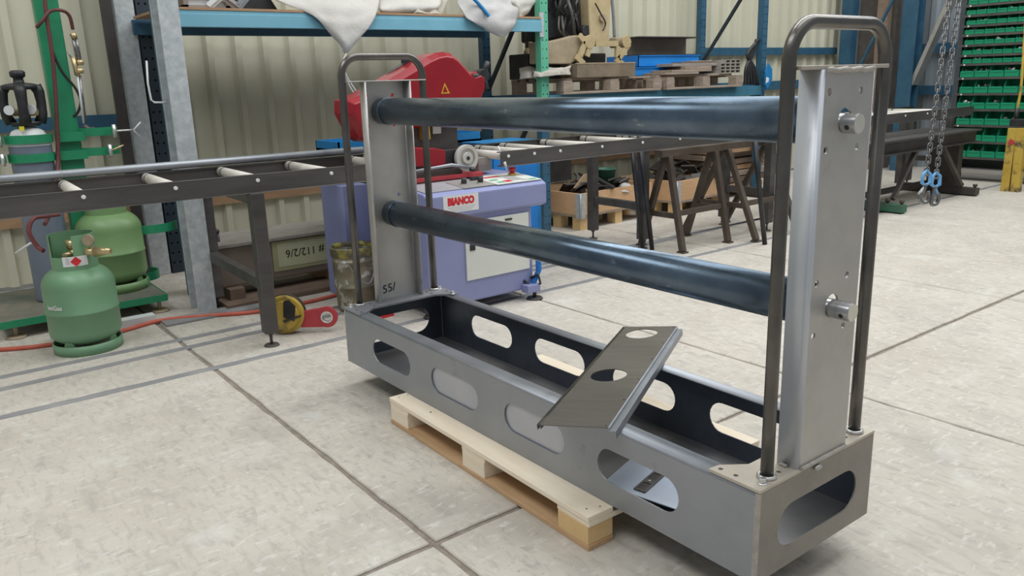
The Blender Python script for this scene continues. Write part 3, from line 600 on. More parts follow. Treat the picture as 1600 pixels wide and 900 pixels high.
rg = root('regulator', (-1.42, -.83, .6), 'brass gas regulator with gauge screwed to the front green bottle', 'regulator')
p = Vector((-1.40, -.80, .545)); m = MB(); m.cyl(p, p+Vector((.06, .05, .0)), .02, 14); m.cyl(p+Vector((.06, .05, 0)), p+Vector((.13, .11, .005)), .03, 16, .012); m.build('body', BRASS, rg)
q = p+Vector((.045, .03, .065)); MB().cyl(q, q+Vector((.012, -.010, .0)), .030, 20).build('gauge', DUSTY, rg); MB().cyl(p+Vector((.04, .03, .02)), q, .007, 8).build('stem', BRASS, rg)

# ---- welding trolley
tr = root('gas_trolley', (-2.4, -.65, 0), 'green steel gas trolley with tall post, ring clamps and base plate', 'gas trolley')
MB().box((-2.78, -1.2, .088), (-1.95, -.285, .112)).build('base_plate', mat('trolley_plate', (.10, .13, .10), (.22, .19, .15), .7, .1, 5), tr, bevel=.003)
MB().box((-1.952, -1.2, .07), (-1.944, -.285, .112)).build('base_edge', GREEN, tr); MB().box((-2.78, -.29, .07), (-1.95, -.282, .112)).build('base_edge', GREEN, tr)
for x, y in ((-1.99, -.33), (-1.99, -1.12), (-2.7, -.33), (-2.7, -1.12)):
    m = MB(); m.cyl((x, y, 0), (x, y, .012), .06, 20, .05); m.cyl((x, y, .012), (x, y, .088), .012, 10); m.build('levelling_foot', DUSTY, tr)
MB().box((-2.445, -.69, .112), (-2.36, -.56, 2.6)).build('post', GREEN, tr, bevel=.006)
def band(c, r, z, h, a0, a1, th=.008, n=20):
    mb = MB(); vs = []
    for i in range(n+1):
        t = a0+(a1-a0)*i/n
        for rr_, zz in ((r, z), (r+th, z), (r+th, z+h), (r, z+h)): vs.append((c[0]+rr_*math.cos(t), c[1]+rr_*math.sin(t), zz))
    for i in range(n): mb.add(vs, [(i*4+k, i*4+(k+1) % 4, i*4+4+(k+1) % 4, i*4+4+k) for k in range(4)], False)
    mb.add(vs[:4], [(0, 1, 2, 3)]); mb.add(vs[-4:], [(0, 1, 2, 3)]); return mb
cc = (-2.35, -.84)
for z in (1.075, .965):
    band(cc, .118, z, .05, -2.6, 1.4).build('clamp_band', GREEN, tr)
    MB().box((-2.36, -1.05, z+.005), (-2.28, -.98, z+.045)).build('clamp_hinge', GREEN, tr); MB().cyl((-2.27, -1.0, z-.01), (-2.27, -1.0, z+.06), .012, 8).build('clamp_bolt', BOLT, tr)
    MB().box((-2.36, -.69, z-.005), (-2.32, -.54, z+.05)).build('clamp_bracket', GREEN, tr)
for z, y1 in ((1.095, -.38), (.975, -.42)):
    band((-2.42, -.46), .12, z, .05, -1.0, 1.2).build('clamp_band', GREEN, tr)
    MB().cyl((-2.27, y1, z-.015), (-2.27, y1, z+.065), .012, 8).build('clamp_bolt', BOLT, tr)
    a = Vector((-2.27, y1, z+.025)); MB().cyl(a, a+Vector((0, .11 if z > 1 else .08, 0 if z > 1 else .03)), .006, 8).build('clamp_screw', BOLT if z > 1 else BRASS, tr)
a = Vector((-2.27, -.27, 1.12)); MB().tube([a+Vector((0, .05, .045)), a, a+Vector((0, .04, -.05))], .005, 8).build('wing_nut', WHITEP, tr)
band((-2.42, -.22), .17, .455, .055, -1.35, 1.0).build('clamp_band', GREEN, tr)
MB().box((-2.24, -.40, .44), (-2.20, -.36, .53)).build('clamp_hinge', GREEN, tr)
band((-2.36, -.50), .205, .113, .05, 0, 2*PI, n=36).build('bottle_ring', GREEN, tr); band((-2.52, -.30), .11, .113, .055, -1.6, 2.4, n=24).build('bottle_ring', GREEN, tr)
# big cylinder
gy = root('gas_cylinder', (-2.35, -.84, .112), 'tall blue grey gas cylinder with white shoulder and black valve guard', 'gas cylinder')
MB().lathe([(.0, .113), (.112, .113), (.114, .13), (.114, 1.04), (.112, 1.07)], (*cc, 0), 40).build('body', CYLB, gy)
MB().lathe([(.114, 1.06), (.108, 1.10), (.085, 1.145), (.045, 1.17), (0, 1.175)], (*cc, 0), 40).build('shoulder', WHITEP, gy)
a = ax(34, 201, cc[0]+.10); MB().box(a+Vector((-.01, -.012, -.012)), a+Vector((.006, .012, .012))).build('hazard_sticker', mat('sticker_y', (.7, .62, .03)), gy)
# guard: six ribs between two rings
gm = MB(); gm.cyl((*cc, 1.175), (*cc, 1.20), .075, 24, .085)
gm.build('guard_base', BLACK, gy)
for i in range(4):
    t = tf+2*PI*i/4; cs, sn = math.cos(t), math.sin(t)
    MB().tube([(cc[0]+r_*cs, cc[1]+r_*sn, z_) for r_, z_ in ((.075, 1.19), (.092, 1.24), (.097, 1.31), (.094, 1.37), (.08, 1.405))], [.032, .028, .026, .030, .034], 10).build('guard_rib', BLACK, gy)
gm = MB(); gm.lathe([(0, 1.385), (.085, 1.385), (.098, 1.395), (.095, 1.412), (.07, 1.42), (.03, 1.425), (.026, 1.45), (.040, 1.46), (.042, 1.485), (.03, 1.495), (0, 1.497)], (*cc, 0), 28); gm.build('guard_top', BLACK, gy)
gm = MB(); gm.cyl((*cc, 1.17), (*cc, 1.30), .025, 14); gm.cyl((cc[0]-.03, cc[1]-.05, 1.255), (cc[0]+.05, cc[1]+.06, 1.255), .022, 12); gm.build('valve', BRASS, gy)
for k in (-1, 1):
    p = Vector((*cc, 1.27))+Vector((.05, .055*k-.02, 0)); MB().cyl(p, p+Vector((.015, -.008, 0)), .028, 18).build('gauge', WHITEP, gy)
# torch and hoses
to = root('cutting_torch', (-2.36, -.5, 1.2), 'brass and steel cutting torch hanging beside the green post', 'torch')
X0 = -2.33
P = lambda x, y: ax(x, y, X0)
MB().tube([P(113, 52), P(117, 60)], .018, 10).build('hose_nut', BRASS, to)
MB().tube([P(113, 55), P(122, 100)], .0075, 10).build('gas_tube', CHROME, to); MB().tube([P(118, 55), P(127, 100)], .0075, 10).build('gas_tube', CHROME, to)
MB().tube([P(114, 90), P(121, 118)], .014, 10).build('handle', BRASS, to)
for yy in (98, 111): MB().cyl(P(120, yy), P(130, yy-1), .017, 12).build('valve_knob', BRASS, to)
MB().tube([P(112, 92), P(106, 80)], .005, 8).build('lever', STEEL, to)
MB().tube([P(121, 118), P(131, 193)], .0068, 10).build('gas_tube', WHITEP, to); MB().tube([P(125, 118), P(134, 193)], .0068, 10).build('gas_tube', CHROME, to)
MB().tube([P(131, 196), P(139, 203), P(148, 200)], [.014, .017, .008], 10).build('cutting_head', DGREY, to)
def smooth(pts, n=8):
    pts = [Vector(p) for p in pts]; out = []
    for i in range(len(pts)-1):
        p0, p1, p2, p3 = pts[max(i-1, 0)], pts[i], pts[i+1], pts[min(i+2, len(pts)-1)]
        for k in range(n):
            t = k/n; out.append(.5*((2*p1)+(p2-p0)*t+(2*p0-5*p1+4*p2-p3)*t*t+(3*p1-p0-3*p2+p3)*t**3))
    out.append(pts[-1]); return out
def hose(name, pts, r, m, label): return tag(MB().tube(smooth(pts), r, 10).build(name, m), label, 'hose')
hose('gas_hose', [ax(66, -40, -2.30), ax(72, 20, -2.30), ax(82, 90, -2.30), ax(88, 170, -2.30), ax(90, 260, -2.28), ax(78, 330, -2.1), ax(70, 350, -1.9)], .012, HOSEB, 'long dark red gas hose hanging down the green post')
hose('gas_hose', [ax(57, 43, -2.31), ax(66, 33, -2.29), ax(78, 18, -2.29), ax(95, 16, -2.29), ax(108, 24, -2.31), ax(114, 46, -2.33)], .010, HOSEB, 'short looped brown hose leading over the post to the torch')
hose('gas_hose', [ax(76, 60, -2.31), ax(82, 80, -2.30), ax(97, 112, -2.31), ax(118, 138, -2.33), ax(126, 158, -2.34), ax(122, 175, -2.35), ax(115, 182, -2.36)], .008, BLACK, 'black hose curving down right of the green post')
hose('gas_hose', [ax(92, 335, -1.75), ax(70, 338, -1.66), ax(52, 342, -1.6), ax(45, 362, -1.56), ax(58, 385, -1.56), ax(68, 392, -1.53)], .012, mat('hose_maroon', (.20, .05, .05)), 'dark red hose looping behind the front gas bottle')
a, b_ = ax(24, 396, -1.7), ax(48, 380, -1.7)
tag(MB().tube([a, b_, ax(54, 382, -1.7)], .006, 8).build('torch_lance', INKW), 'short white rod sticking out left of the front gas bottle', 'rod')
hose('air_hose', [az(-30, 548, .012), az(60, 541, .012), az(170, 522, .012), az(205, 513, .012), az(255, 500, .012), az(330, 493, .012), az(400, 487, .012), az(470, 474, .012), az(525, 461, .012), az(580, 445, .012)], .012, HOSER, 'orange red air hose lying across the concrete floor')
# small boards under the trolley
b = MB().box((-1.80, -.98, 0), (-1.72, -.42, .05)).build('timber_board', WHITEP); tag(b, 'pale worn timber board on the floor behind the front gas bottle', 'board')
b = MB().box((-1.74, -.40, 0), (-1.58, .25, .012)).build('stone_strip', BAND); tag(b, 'thin grey stone strip on the floor at the galvanised column foot', 'strip')

# ================================================================== GALVANISED COLUMNS
def hcol(loc, y0, y1, xf, xb, zt_, label):
    c = root('steel_column', loc, label, 'column')
    MB().box((xf-.010, y0, 0), (xf, y1, zt_)).build('front_flange', GALV, c, bevel=.003)
    MB().box((xb, y0, 0), (xb+.010, y1, zt_)).build('back_flange', GALV, c, bevel=.003)
    MB().box((xb+.01, (y0+y1)/2-.004, 0), (xf-.01, (y0+y1)/2+.004, zt_)).build('web', GALV, c)
    return c
h1 = hcol((-1.82, -.1, 0), -.166, -.050, -1.742, -1.905, 2.6, 'large galvanised H column behind the left roller conveyor')
m = MB().tube([ax(229, 95, -1.79), ax(231, 130, -1.79), ax(236, 156, -1.79), ax(241, 160, -1.79), ax(262, 160, -1.79)], .006, 8); m.build('chalk_weld', WHITEP, h1)
h2 = hcol((-3.1, -.03, 0), -.10, .03, -3.06, -3.2, 2.6, 'narrower galvanised H column against the cream wall')
MB().box((-3.02, -.20, 0), (-2.98, -.13, 2.6)).build('shade_strip', DARKST, h2)  # dark strip, the shading at the column's edge put into its colour

# ================================================================== PALLET RACK
rk = root('pallet_rack', (-2.66, 3.0, 0), 'blue pallet rack along the cream wall with one green front upright', 'pallet rack')
def post(x, y, m, nm='upright'):
    p = MB(); w_, d_ = .085, .07
    hs = []
    o = plate(rect(y-w_/2, y+w_/2, 0, 2.6), [circ(y+s*.022, .08+.075*k, .0075, 8) for k in range(33) for s in (-1, 1)], .003, MYZ(x))
    o.box((x-d_, y-w_/2, 0), (x, y-w_/2+.003, 2.6)); o.box((x-d_, y+w_/2-.003, 0), (x, y+w_/2, 2.6)); o.box((x-d_, y-w_/2, 0), (x-d_+.003, y+w_/2, 2.6))
    return o.build(nm, m, rk)
for y in (-.03, 3.085, 6.2):
    if y < 3.0 or y > 4: post(-2.22, y, RACKB)
    post(-3.06, y if y > 0 else .085, RACKB if y > 0 else RACKD)
u_ = MB(); 
o = plate(rect(3.043, 3.127, .92, 2.6), [circ(3.085+s*.022, 1.0+.075*k, .0075, 8) for k in range(21) for s in (-1, 1)], .003, MYZ(-2.215)); o.box((-2.285, 3.043, .92), (-2.217, 3.046, 2.6)); o.box((-2.285, 3.124, .92), (-2.217, 3.127, 2.6)); o.build('upright', RACKG, rk)['label'] = 'green front upright'
o = plate(rect(3.043, 3.127, 0, .92), [circ(3.085+s*.022, .08+.075*k, .0075, 8) for k in range(11) for s in (-1, 1)], .003, MYZ(-2.22)); o.box((-2.29, 3.043, 0), (-2.222, 3.046, .92)); o.box((-2.29, 3.124, 0), (-2.222, 3.127, .92)); o.build('upright', RACKB, rk)
def beam(x, y0, y1, z0, z1, m):
    b = MB(); b.box((x-.05, y0, z0), (x-.004, y1, z1)); b.box((x-.004, y0, z0), (x, y1, z1-.022)); return b.build('beam', m, rk, bevel=.003)
beam(-2.2, 0, 3.05, 1.742, 1.845, BEAMB); beam(-3.02, 0, 3.05, 1.742, 1.845, RACKB)
beam(-2.2, 3.12, 6.16, 1.115, 1.215, mat('mid_blue_beam', (.04, .16, .24), (.06, .20, .28), .5)); beam(-3.02, 3.12, 6.16, 1.115, 1.215, RACKB)
MB().box((-3.0, .0, 1.846), (-2.2, 3.04, 1.862)).build('shelf_board', TIMB, rk)
for y in (3.085, 6.2):
    for z0 in (.20, 1.27 if y < 4 else 1.50): MB().bar((-3.05, y, z0), (-2.27, y, z0+1.0), .03, .03).build('brace', RACKD, rk)
bp = ax(845, 40, -2.21); MB().box((-2.212, 3.03, 1.70), (-2.205, 3.075, 1.90)).build('beam_connector', GALV, rk)

# ---- sacks and clutter on the top shelf
def cloth(name, pts, m, label, cat, th=.008, amp=.02, seed=0):
    # pts: grid (rows) of world points -> smooth rumpled cloth
    from mathutils import noise
    rows = len(pts); cols = len(pts[0]); mb = MB(); N_ = 6
    G = [smooth(r, N_) for r in pts]; nc = len(G[0])
    cols_ = [smooth([G[r][c] for r in range(rows)], N_) for c in range(nc)]; nr = len(cols_[0])
    vs = []
    for c in range(nc):
        for r in range(nr):
            p = cols_[c][r]; q = p*5+Vector((seed*3.1, seed, 0)); d = noise.noise(q)*amp+noise.noise(q*2.3)*amp*.5+abs(noise.noise(q*1.3))*amp
            vs.append(p+Vector((d, d*.3, d*.35)))
    mb.add(vs, [(c*nr+r, c*nr+r+1, (c+1)*nr+r+1, (c+1)*nr+r) for c in range(nc-1) for r in range(nr-1)], True)
    o = mb.build(name, m); md = o.modifiers.new('th', 'SOLIDIFY'); md.thickness = th; md.offset = 1
    return tag(o, label, cat) if label else o
xf = -2.16
A = lambda x, y, xx=xf: ax(x, y, xx)
cloth('bulk_sack', [[A(420, -40, -2.5), A(460, -45, -2.5), A(510, -45, -2.5), A(560, -45, -2.5), A(596, -40, -2.5)], [A(425, -4, -2.3), A(465, -2, -2.25), A(510, 0, -2.22), A(555, 2, -2.22), A(592, 2, -2.25)], [A(482, 20, -2.19), A(500, 24), A(525, 28, -2.15), A(560, 28), A(590, 16, -2.19)], [A(505, 40), A(515, 42, -2.14), A(532, 45, -2.13), A(552, 46, -2.14), A(578, 40)], [A(530, 68), A(535, 70, -2.14), A(540, 71, -2.13), A(548, 68, -2.14), A(560, 60)], [A(534, 80), A(537, 81), A(540, 83), A(543, 81), A(545, 79)]], SACK, 'white woven bulk sack draped in a pointed flap over the blue shelf beam', 'sack', amp=.012, seed=1)
cloth('bulk_sack', [[A(590, -40, -2.8), A(630, -45, -2.8), A(690, -45, -2.8)], [A(592, -15, -2.45), A(640, -20, -2.4), A(694, -18, -2.45)], [A(592, 5, -2.3), A(640, 3, -2.24), A(690, 2, -2.3)], [A(592, 16, -2.24), A(640, 17, -2.22), A(685, 12, -2.24)], [A(600, 19, -2.3), A(640, 20, -2.3), A(680, 18, -2.3)]], SACK, 'folded cream sack lying on the shelf, second from the left', 'sack', amp=.02, seed=3)
cloth('dust_sheet', [[A(650, 0, -2.35), A(675, 0, -2.3), A(697, 2, -2.35)], [A(648, 14, -2.27), A(672, 14, -2.24), A(697, 14, -2.27)], [A(640, 24, -2.25), A(670, 23, -2.23), A(696, 22, -2.25)]], mat('brown_sack', (.42, .38, .32), (.5, .46, .4), .8), 'crumpled beige cloth bundle on the shelf between the sacks', 'cloth', amp=.05, seed=5)
cloth('bulk_sack', [[A(708, -40, -2.7), A(740, -45, -2.7), A(775, -45, -2.7), A(800, -40, -2.7)], [A(712, -10, -2.4), A(740, -12, -2.3), A(770, -12, -2.3), A(795, -12, -2.4)], [A(722, 14, -2.24), A(742, 12, -2.18), A(770, 12, -2.18), A(800, 8, -2.22)], [A(732, 32, -2.16), A(752, 30, -2.14), A(778, 28, -2.13), A(808, 16, -2.17)], [A(750, 40, -2.15), A(765, 44, -2.13), A(785, 44, -2.12), A(806, 34, -2.15)], [A(774, 53, -2.16), A(780, 56, -2.14), A(786, 57, -2.14), A(795, 50, -2.15)]], SACK2, 'grey white sack with a blue stripe hanging over the shelf beam', 'sack', amp=.03, seed=8)
st = [A(736, -6, -2.16), A(748, 6, -2.135), A(760, 20, -2.105), A(764, 26, -2.095)]
tag(MB().tube(smooth(st), .014, 8).build('lifting_strap', BLUE2), 'blue lifting strap lying on the grey white sack', 'strap')
cloth('bulk_sack', [[A(790, -45, -2.8), A(820, -45, -2.8), A(850, -45, -2.8)], [A(785, -12, -2.5), A(812, -16, -2.4), A(842, -14, -2.5)], [A(788, 2, -2.32), A(812, 0, -2.26), A(840, -1, -2.3)], [A(795, 16, -2.3), A(812, 18, -2.24), A(832, 10, -2.28)], [A(806, 29, -2.3), A(814, 29, -2.26), A(824, 22, -2.3)]], SACK, 'plump white sack at the right end of the shelf beside the green upright', 'sack', amp=.04, seed=12)
a = ax(283, 6, -2.35); fb = root('metal_casing', (-2.35, a.y+.1, 1.862), 'small weathered grey metal casing with a white panel at the shelf left end', 'casing')
for (y0, y1, z0, z1) in ((a.y, a.y+.30, 1.864, 1.885), (a.y, a.y+.30, 1.93, 1.95), (a.y, a.y+.03, 1.864, 1.95), (a.y+.27, a.y+.30, 1.864, 1.95)): MB().box((-2.5, y0, z0), (-2.3, y1, z1)).build('frame_bar', GREYB, fb)
MB().box((-2.48, a.y+.03, 1.885), (-2.32, a.y+.27, 1.93)).build('panel', STICK, fb)
for i, (x0, y0, x1, y1, mt, lb) in enumerate(((326, 14, 345, -6, WHITEP, 'white angle bar leaning on the shelf behind the grey frame'), (350, -4, 372, 12, STEELW, 'left grey steel angle lying crosswise on the shelf'), (372, 14, 386, -6, STEEL, 'right grey steel angle lying crosswise on the shelf'))):
    p, q = ax(x0, y0, -2.30), ax(x1, y1, -2.30); p.z = max(p.z, 1.875)
    m = MB(); m.bar(p, q, .05, .006); m.bar(p, q, .006, .05); tag(m.build('angle_bar', mt), lb, 'angle bar')
p0 = ax(376, 15, -2.3); p1 = ax(440, 16, -2.3)
dk = MB().prism([(p0.y, 1.863), (p1.y, 1.863), (p1.y-.12, 2.05), (p0.y+.06, 2.05)], (-2.65, 0, 0), (0, 1, 0), (0, 0, 1), (.3, 0, 0)).build('storage_crate', BLACK); tag(dk, 'black tapered crate on the shelf left of the draped sack', 'crate')

tag(MB().tube(smooth([A(541, 84, -2.12), A(536, 98, -2.10), A(541, 118, -2.10), A(556, 142, -2.10), A(560, 146, -2.10), A(556, 150, -2.10), A(545, 132, -2.10), A(538, 112, -2.11)]), .006, 8).build('sack_cord', SACK), 'pale cord loop hanging from the tip of the draped white sack', 'cord')
p = az(600, 500); q = az(588, 493)
tag(MB().prism([(0, 0), (.16, .02), (.17, .10), (.02, .16)], (p.x-.02, p.y-.07, 0), (.0, 1, 0), (-1, 0, 0), (0, 0, .02)).build('red_plate', REDB), 'small bright red steel plate lying on the floor behind the cradle', 'plate')
# ---- right bay of the rack: pallets, machine part, blue trays, boards
def old_pallet(name, x, y0, y1, z, label, wide=.6):
    p = root(name, (x-.3, (y0+y1)/2, z), label, 'pallet'); L_ = y1-y0
    for k in range(5): MB().box((x-wide+.13*k, y0, z+.118), (x-wide+.13*k+.09, y1, z+.138)).build('top_board', OLDW, p, bevel=.003)
    for yy in (y0, (y0+y1)/2-.05, y1-.1):
        MB().box((x-wide, yy, z+.10), (x, yy+.1, z+.118)).build('cross_board', OLDW, p)
        for xx in (x-.1, x-wide/2-.05, x-wide): MB().box((xx, yy+random.uniform(-.01, .01), z+.02), (xx+.1, yy+.11, z+.10)).build('block', OLDW, p, bevel=.003)
    for xx in (x-.1, x-wide): MB().box((xx, y0, z), (xx+.1, y1, z+.02)).build('bottom_board', OLDW, p, bevel=.003)
    return p
zs = 1.2155
old_pallet('pallet', -2.16, 3.25, 4.50, zs, 'weathered pallet on the rack carrying the yellow machine part', .75)
old_pallet('pallet', -2.13, 4.55, 5.72, zs-.0, 'weathered pallet on the rack carrying boards and bundled square tubes', .75)
ZP = zs+.1385
mp = root('machine_part', (-2.5, 3.9, ZP), 'dusty yellow hydraulic machine part with black hoses on the rack pallet', 'machine part')
XM = -2.32
B = lambda x, y, xx=XM: ax(x, y, xx)
pl_ = [B(838, 66), B(868, 63), B(899, 55), B(909, 56), B(914, 66), B(906, 92), B(892, 100), B(838, 100)]
MB().prism([(p.y, p.z) for p in pl_], (XM-.10, 0, 0), (0, 1, 0), (0, 0, 1), (.10, 0, 0)).build('tapered_arm', DUSTY, mp, bevel=.01)
for (x, y, xx, r) in ((915, 66, XM-.02, .055), (972, 66, XM-.02, .05)):
    c = ax(x, y, xx); MB().cyl(c+Vector((-.12, -.02, 0)), c+Vector((.05, .0, 0)), r, 20).build('hub', DUSTY, mp, bevel=.004); MB().cyl(c+Vector((.05, 0, 0)), c+Vector((.065, 0, 0)), r*1.12, 20).build('hub_flange', YELM, mp, bevel=.003)
for pts_ in (((905, 55), (914, 66), (906, 88)), ((978, 56), (983, 68), (966, 92)), ((912, 68), (921, 72), (917, 88)), ((965, 72), (964, 90)), ((900, 88), (912, 100)), ((962, 92), (972, 100)), ((930, 68), (965, 68))):
    m = MB(); q = [B(x, y, XM+.03) for x, y in pts_]
    for i in range(len(q)-1): m.bar(q[i], q[i+1], .05, .024, (1, 0, 0))
    m.build('bracket', YELM, mp)
bm_ = [B(922, -20), B(926, 66), B(955, 66), B(960, -20)]
MB().prism([(p.y, p.z) for p in bm_], (XM-.16, 0, 0), (0, 1, 0), (0, 0, 1), (.13, 0, 0)).build('mast', YELM, mp, bevel=.012)
a = B(942, 28, XM-.01); m = MB(); m.cyl(a+Vector((-.03, 0, 0)), a+Vector((.01, 0, 0)), .035, 16); m.build('mast_boss', DUSTY, mp)
MB().tube(smooth([B(930, 5, XM), B(938, 20, XM), B(946, 36, XM), B(942, 48, XM)]), .007, 8).build('hose', BLACK, mp)
MB().tube(smooth([B(955, -10, XM-.05), B(958, 20, XM-.05), B(960, 58, XM-.05)]), .014, 8).build('hose', STEEL, mp)
m = MB(); q = [B(845, -30, XM-.12), B(845, 66, XM-.12), B(895, 60, XM-.12), B(917, 50, XM-.12), B(918, -30, XM-.12)]
MB().prism([(p.y, p.z) for p in q], (XM-.42, 0, 0), (0, 1, 0), (0, 0, 1), (.28, 0, 0)).build('engine_block', BLACK, mp, bevel=.03)
rnd = random.Random(4)
for i in range(16):
    x0, y0 = rnd.uniform(862, 915), rnd.uniform(-25, 30); x1, y1 = min(x0+rnd.uniform(-12, 14), 918), y0+rnd.uniform(20, 45)
    xx = XM-.11+rnd.uniform(-.02, .03)
    MB().tube(smooth([ax(x0, y0, xx), ax((x0+x1)/2+rnd.uniform(-8, 8), (y0+y1)/2, xx+.05), ax(x1, min(y1, 56), xx)]), rnd.uniform(.008, .016), 8).build('hydraulic_hose', (BLACK, RUBBER, DGREY)[i % 3], mp)
m = MB(); m.tube([ax(887, 0, XM-.05), ax(893, 20, XM-.03), ax(898, 55, XM-.02)], .016, 10); m.build('piston', DGREY, mp)
c = ax(912, 48, XM-.08); MB().cyl(c+Vector((-.06, 0, 0)), c+Vector((.04, 0, 0)), .05, 20).build('drum', BLACK, mp, bevel=.006)
MB().box((XM-.40, B(838, 66).y, ZP), (XM-.13, B(962, 66).y, ZP+.22)).build('dark_void_fill', RUBBER, mp, bevel=.01)  # black box added to darken the void behind arm and plate
MB().box((XM+.085, B(889, 100).y, B(889, 100).z-.004), (XM+.102, B(981, 100).y, B(889, 100).z+.006)).build('plate_edge', DUSTY, mp)
a, b_ = B(890, 100, XM), B(981, 117, XM); MB().box((XM-.30, a.y, ZP), (XM+.10, b_.y, a.z)).build('base_plate', mat('dusty_plate', (.15, .115, .075), (.23, .18, .125), .75, 0, 6), mp, bevel=.004)
cloth('cleaning_rag', [[ax(834, 112, -2.38), ax(850, 108, -2.32), ax(868, 108, -2.32), ax(892, 108, -2.38)], [ax(832, 115, -2.28), ax(850, 113, -2.2), ax(868, 111, -2.2), ax(892, 104, -2.28)], [ax(833, 121, -2.26), ax(850, 120, -2.17), ax(868, 119, -2.17), ax(890, 118, -2.26)]], mat('grey_rag', (.34, .31, .26), (.5, .47, .42), .9, 0, 14), 'crumpled grey rag on the pallet in front of the yellow machine part', 'rag', amp=.045, seed=14)
hk = root('crane_block', (-2.6, 2.95, 1.3), 'small yellowed pulley block hanging left of the green upright', 'pulley block')
a = ax(828, 83, -2.6); MB().cyl(a+Vector((-.03, 0, 0)), a+Vector((.03, 0, 0)), .055, 20).build('sheave', YELM, hk, bevel=.01); MB().box(a+Vector((-.04, -.03, -.04)), a+Vector((.04, .03, .10))).build('cheek', DUSTY, hk, bevel=.01)
for dy in (-.03, .02): MB().cyl(a+Vector((0, dy, .05)), a+Vector((0, dy, .9)), .011, 8).build('rod', DGREY, hk)
bagg = cloth('dust_sheet', [[ax(812, 106, -2.5), ax(825, 104, -2.45), ax(838, 106, -2.5)], [ax(812, 114, -2.42), ax(825, 113, -2.36), ax(838, 114, -2.42)], [ax(811, 124, -2.4), ax(825, 124, -2.34), ax(840, 123, -2.4)]], mat('grey_bag', (.36, .33, .29), (.45, .42, .38), .85), 'grey dirty bundle low at the rack behind the green upright', 'cloth', amp=.03, seed=21)
# blue trays
def tray(name, x0, x1, y0, y1, z0, z1, m, label):
    t_ = root(name, ((x0+x1)/2, (y0+y1)/2, z0), label, 'tray')
    MB().box((x0, y0, z0), (x1, y1, z0+.006)).build('bottom', m, t_)
    for a_ in ((x0, x0+.006, y0, y1), (x1-.006, x1, y0, y1), (x0, x1, y0, y0+.006), (x0, x1, y1-.006, y1)): MB().box((a_[0], a_[2], z0), (a_[1], a_[3], z1)).build('side', m, t_)
    MB().box((x1, y0, z1-.008), (x1+.012, y1, z1)).build('rim', m, t_)
    return t_
a, b_ = ax(992, 110, -2.5), ax(1090, 92, -2.5)
ya, yb = ax(990, 100, -2.5).y, ax(1092, 100, -2.5).y
tray('blue_tray', -2.95, -2.5, ya, yb, ZP, ZP+.085, BLUE, 'lower of the two bright blue steel trays on the rack')
tray('blue_tray', -2.97, -2.52, ax(1000, 90, -2.5).y, yb+.03, ZP+.087, ZP+.20, BLUE, 'upper of the two bright blue steel trays on the rack')
ya2, yb2 = ax(1000, 70, -2.62).y, ax(1090, 70, -2.62).y
z0_ = ZP+.2005; ib = root('steel_beam', (-2.8, (ya2+yb2)/2, z0_), 'short dark brown steel beam section on top of the blue trays', 'steel beam')
zt2 = ax(1040, 59, -2.62).z
MB().box((-2.80, ya2, z0_), (-2.78, yb2, zt2)).build('web', STEELBR, ib); MB().box((-2.95, ya2-.02, zt2), (-2.60, yb2+.02, zt2+.012)).build('flange', DARKST, ib); MB().box((-2.95, ya2, z0_), (-2.60, yb2, z0_+.012)).build('flange', DARKST, ib)
# boards
k = 0
for (x0, x1, y0_, th, xx, mt) in ((1018, 1092, 118, .022, -2.20, OLDW), (1028, 1112, 113, .022, -2.22, OLDW), (1050, 1112, 107, .03, -2.25, OLDW), (1030, 1120, 102, .03, -2.30, GREYB), (1045, 1118, 96, .012, -2.38, DARKW), (1060, 1115, 93, .012, -2.44, GREYB)):
    pa, pb = ax(x0, y0_, xx), ax(x1, y0_, xx); zz = ZP+.003+k; k += th+.0015
    bd = MB().box((xx-.30, pa.y+.2, zz), (xx, pb.y+.0, zz+th)).build('board', mt, bevel=.002)
    tag(bd, ['lowest weathered board of the stack on the right rack pallet', 'second weathered board up in the stack on the right rack pallet', 'thick split board in the middle of the stack on the rack', 'pale grey board above the thick split board', 'thin dark board near the top of the board stack', 'topmost thin grey board of the stack on the rack'][[.022, .022, .03, .03, .012, .012].index(th) if False else len([1 for _ in range(0)])], 'board')
    bd['label'] = ['lowest weathered board of the stack on the right rack pallet', 'second weathered board up in the stack on the right rack pallet', 'thick split board in the middle of the stack on the rack', 'pale grey board above the thick split board', 'thin dark board near the top of the board stack', 'topmost thin grey board of the stack on the rack'][['0', '1', '2', '3', '4', '5'].index(str(len([o for o in bpy.data.objects if o.name.startswith('board')])-1))]
pa, pb = ax(1126, 113, -2.25), ax(1157, 113, -2.25); s_ = (pb.y-pa.y)/4
for i in range(4):
    for j in range(4 if i > 0 else 3):
        zz = ZP+.003+j*.034; y0 = pa.y+i*s_
        m = plate(rect(y0, y0+s_*.94, zz, zz+.033), [rect(y0+.006, y0+s_*.94-.006, zz+.005, zz+.028)], .5, MYZ(-2.50))
        tg = m.build('square_tube', mat('tube_end', (.34, .31, .27), (.44, .41, .37), .6, .2) if (i == 0 and j == 0) else bpy.data.materials['tube_end'])
        tag(tg, ['left', 'second', 'third', 'right'][i]+' column, '+['bottom', 'second', 'third', 'top'][j]+' square tube of the bundle on the rack', 'square tube', 'square tubes bundled on the rack')
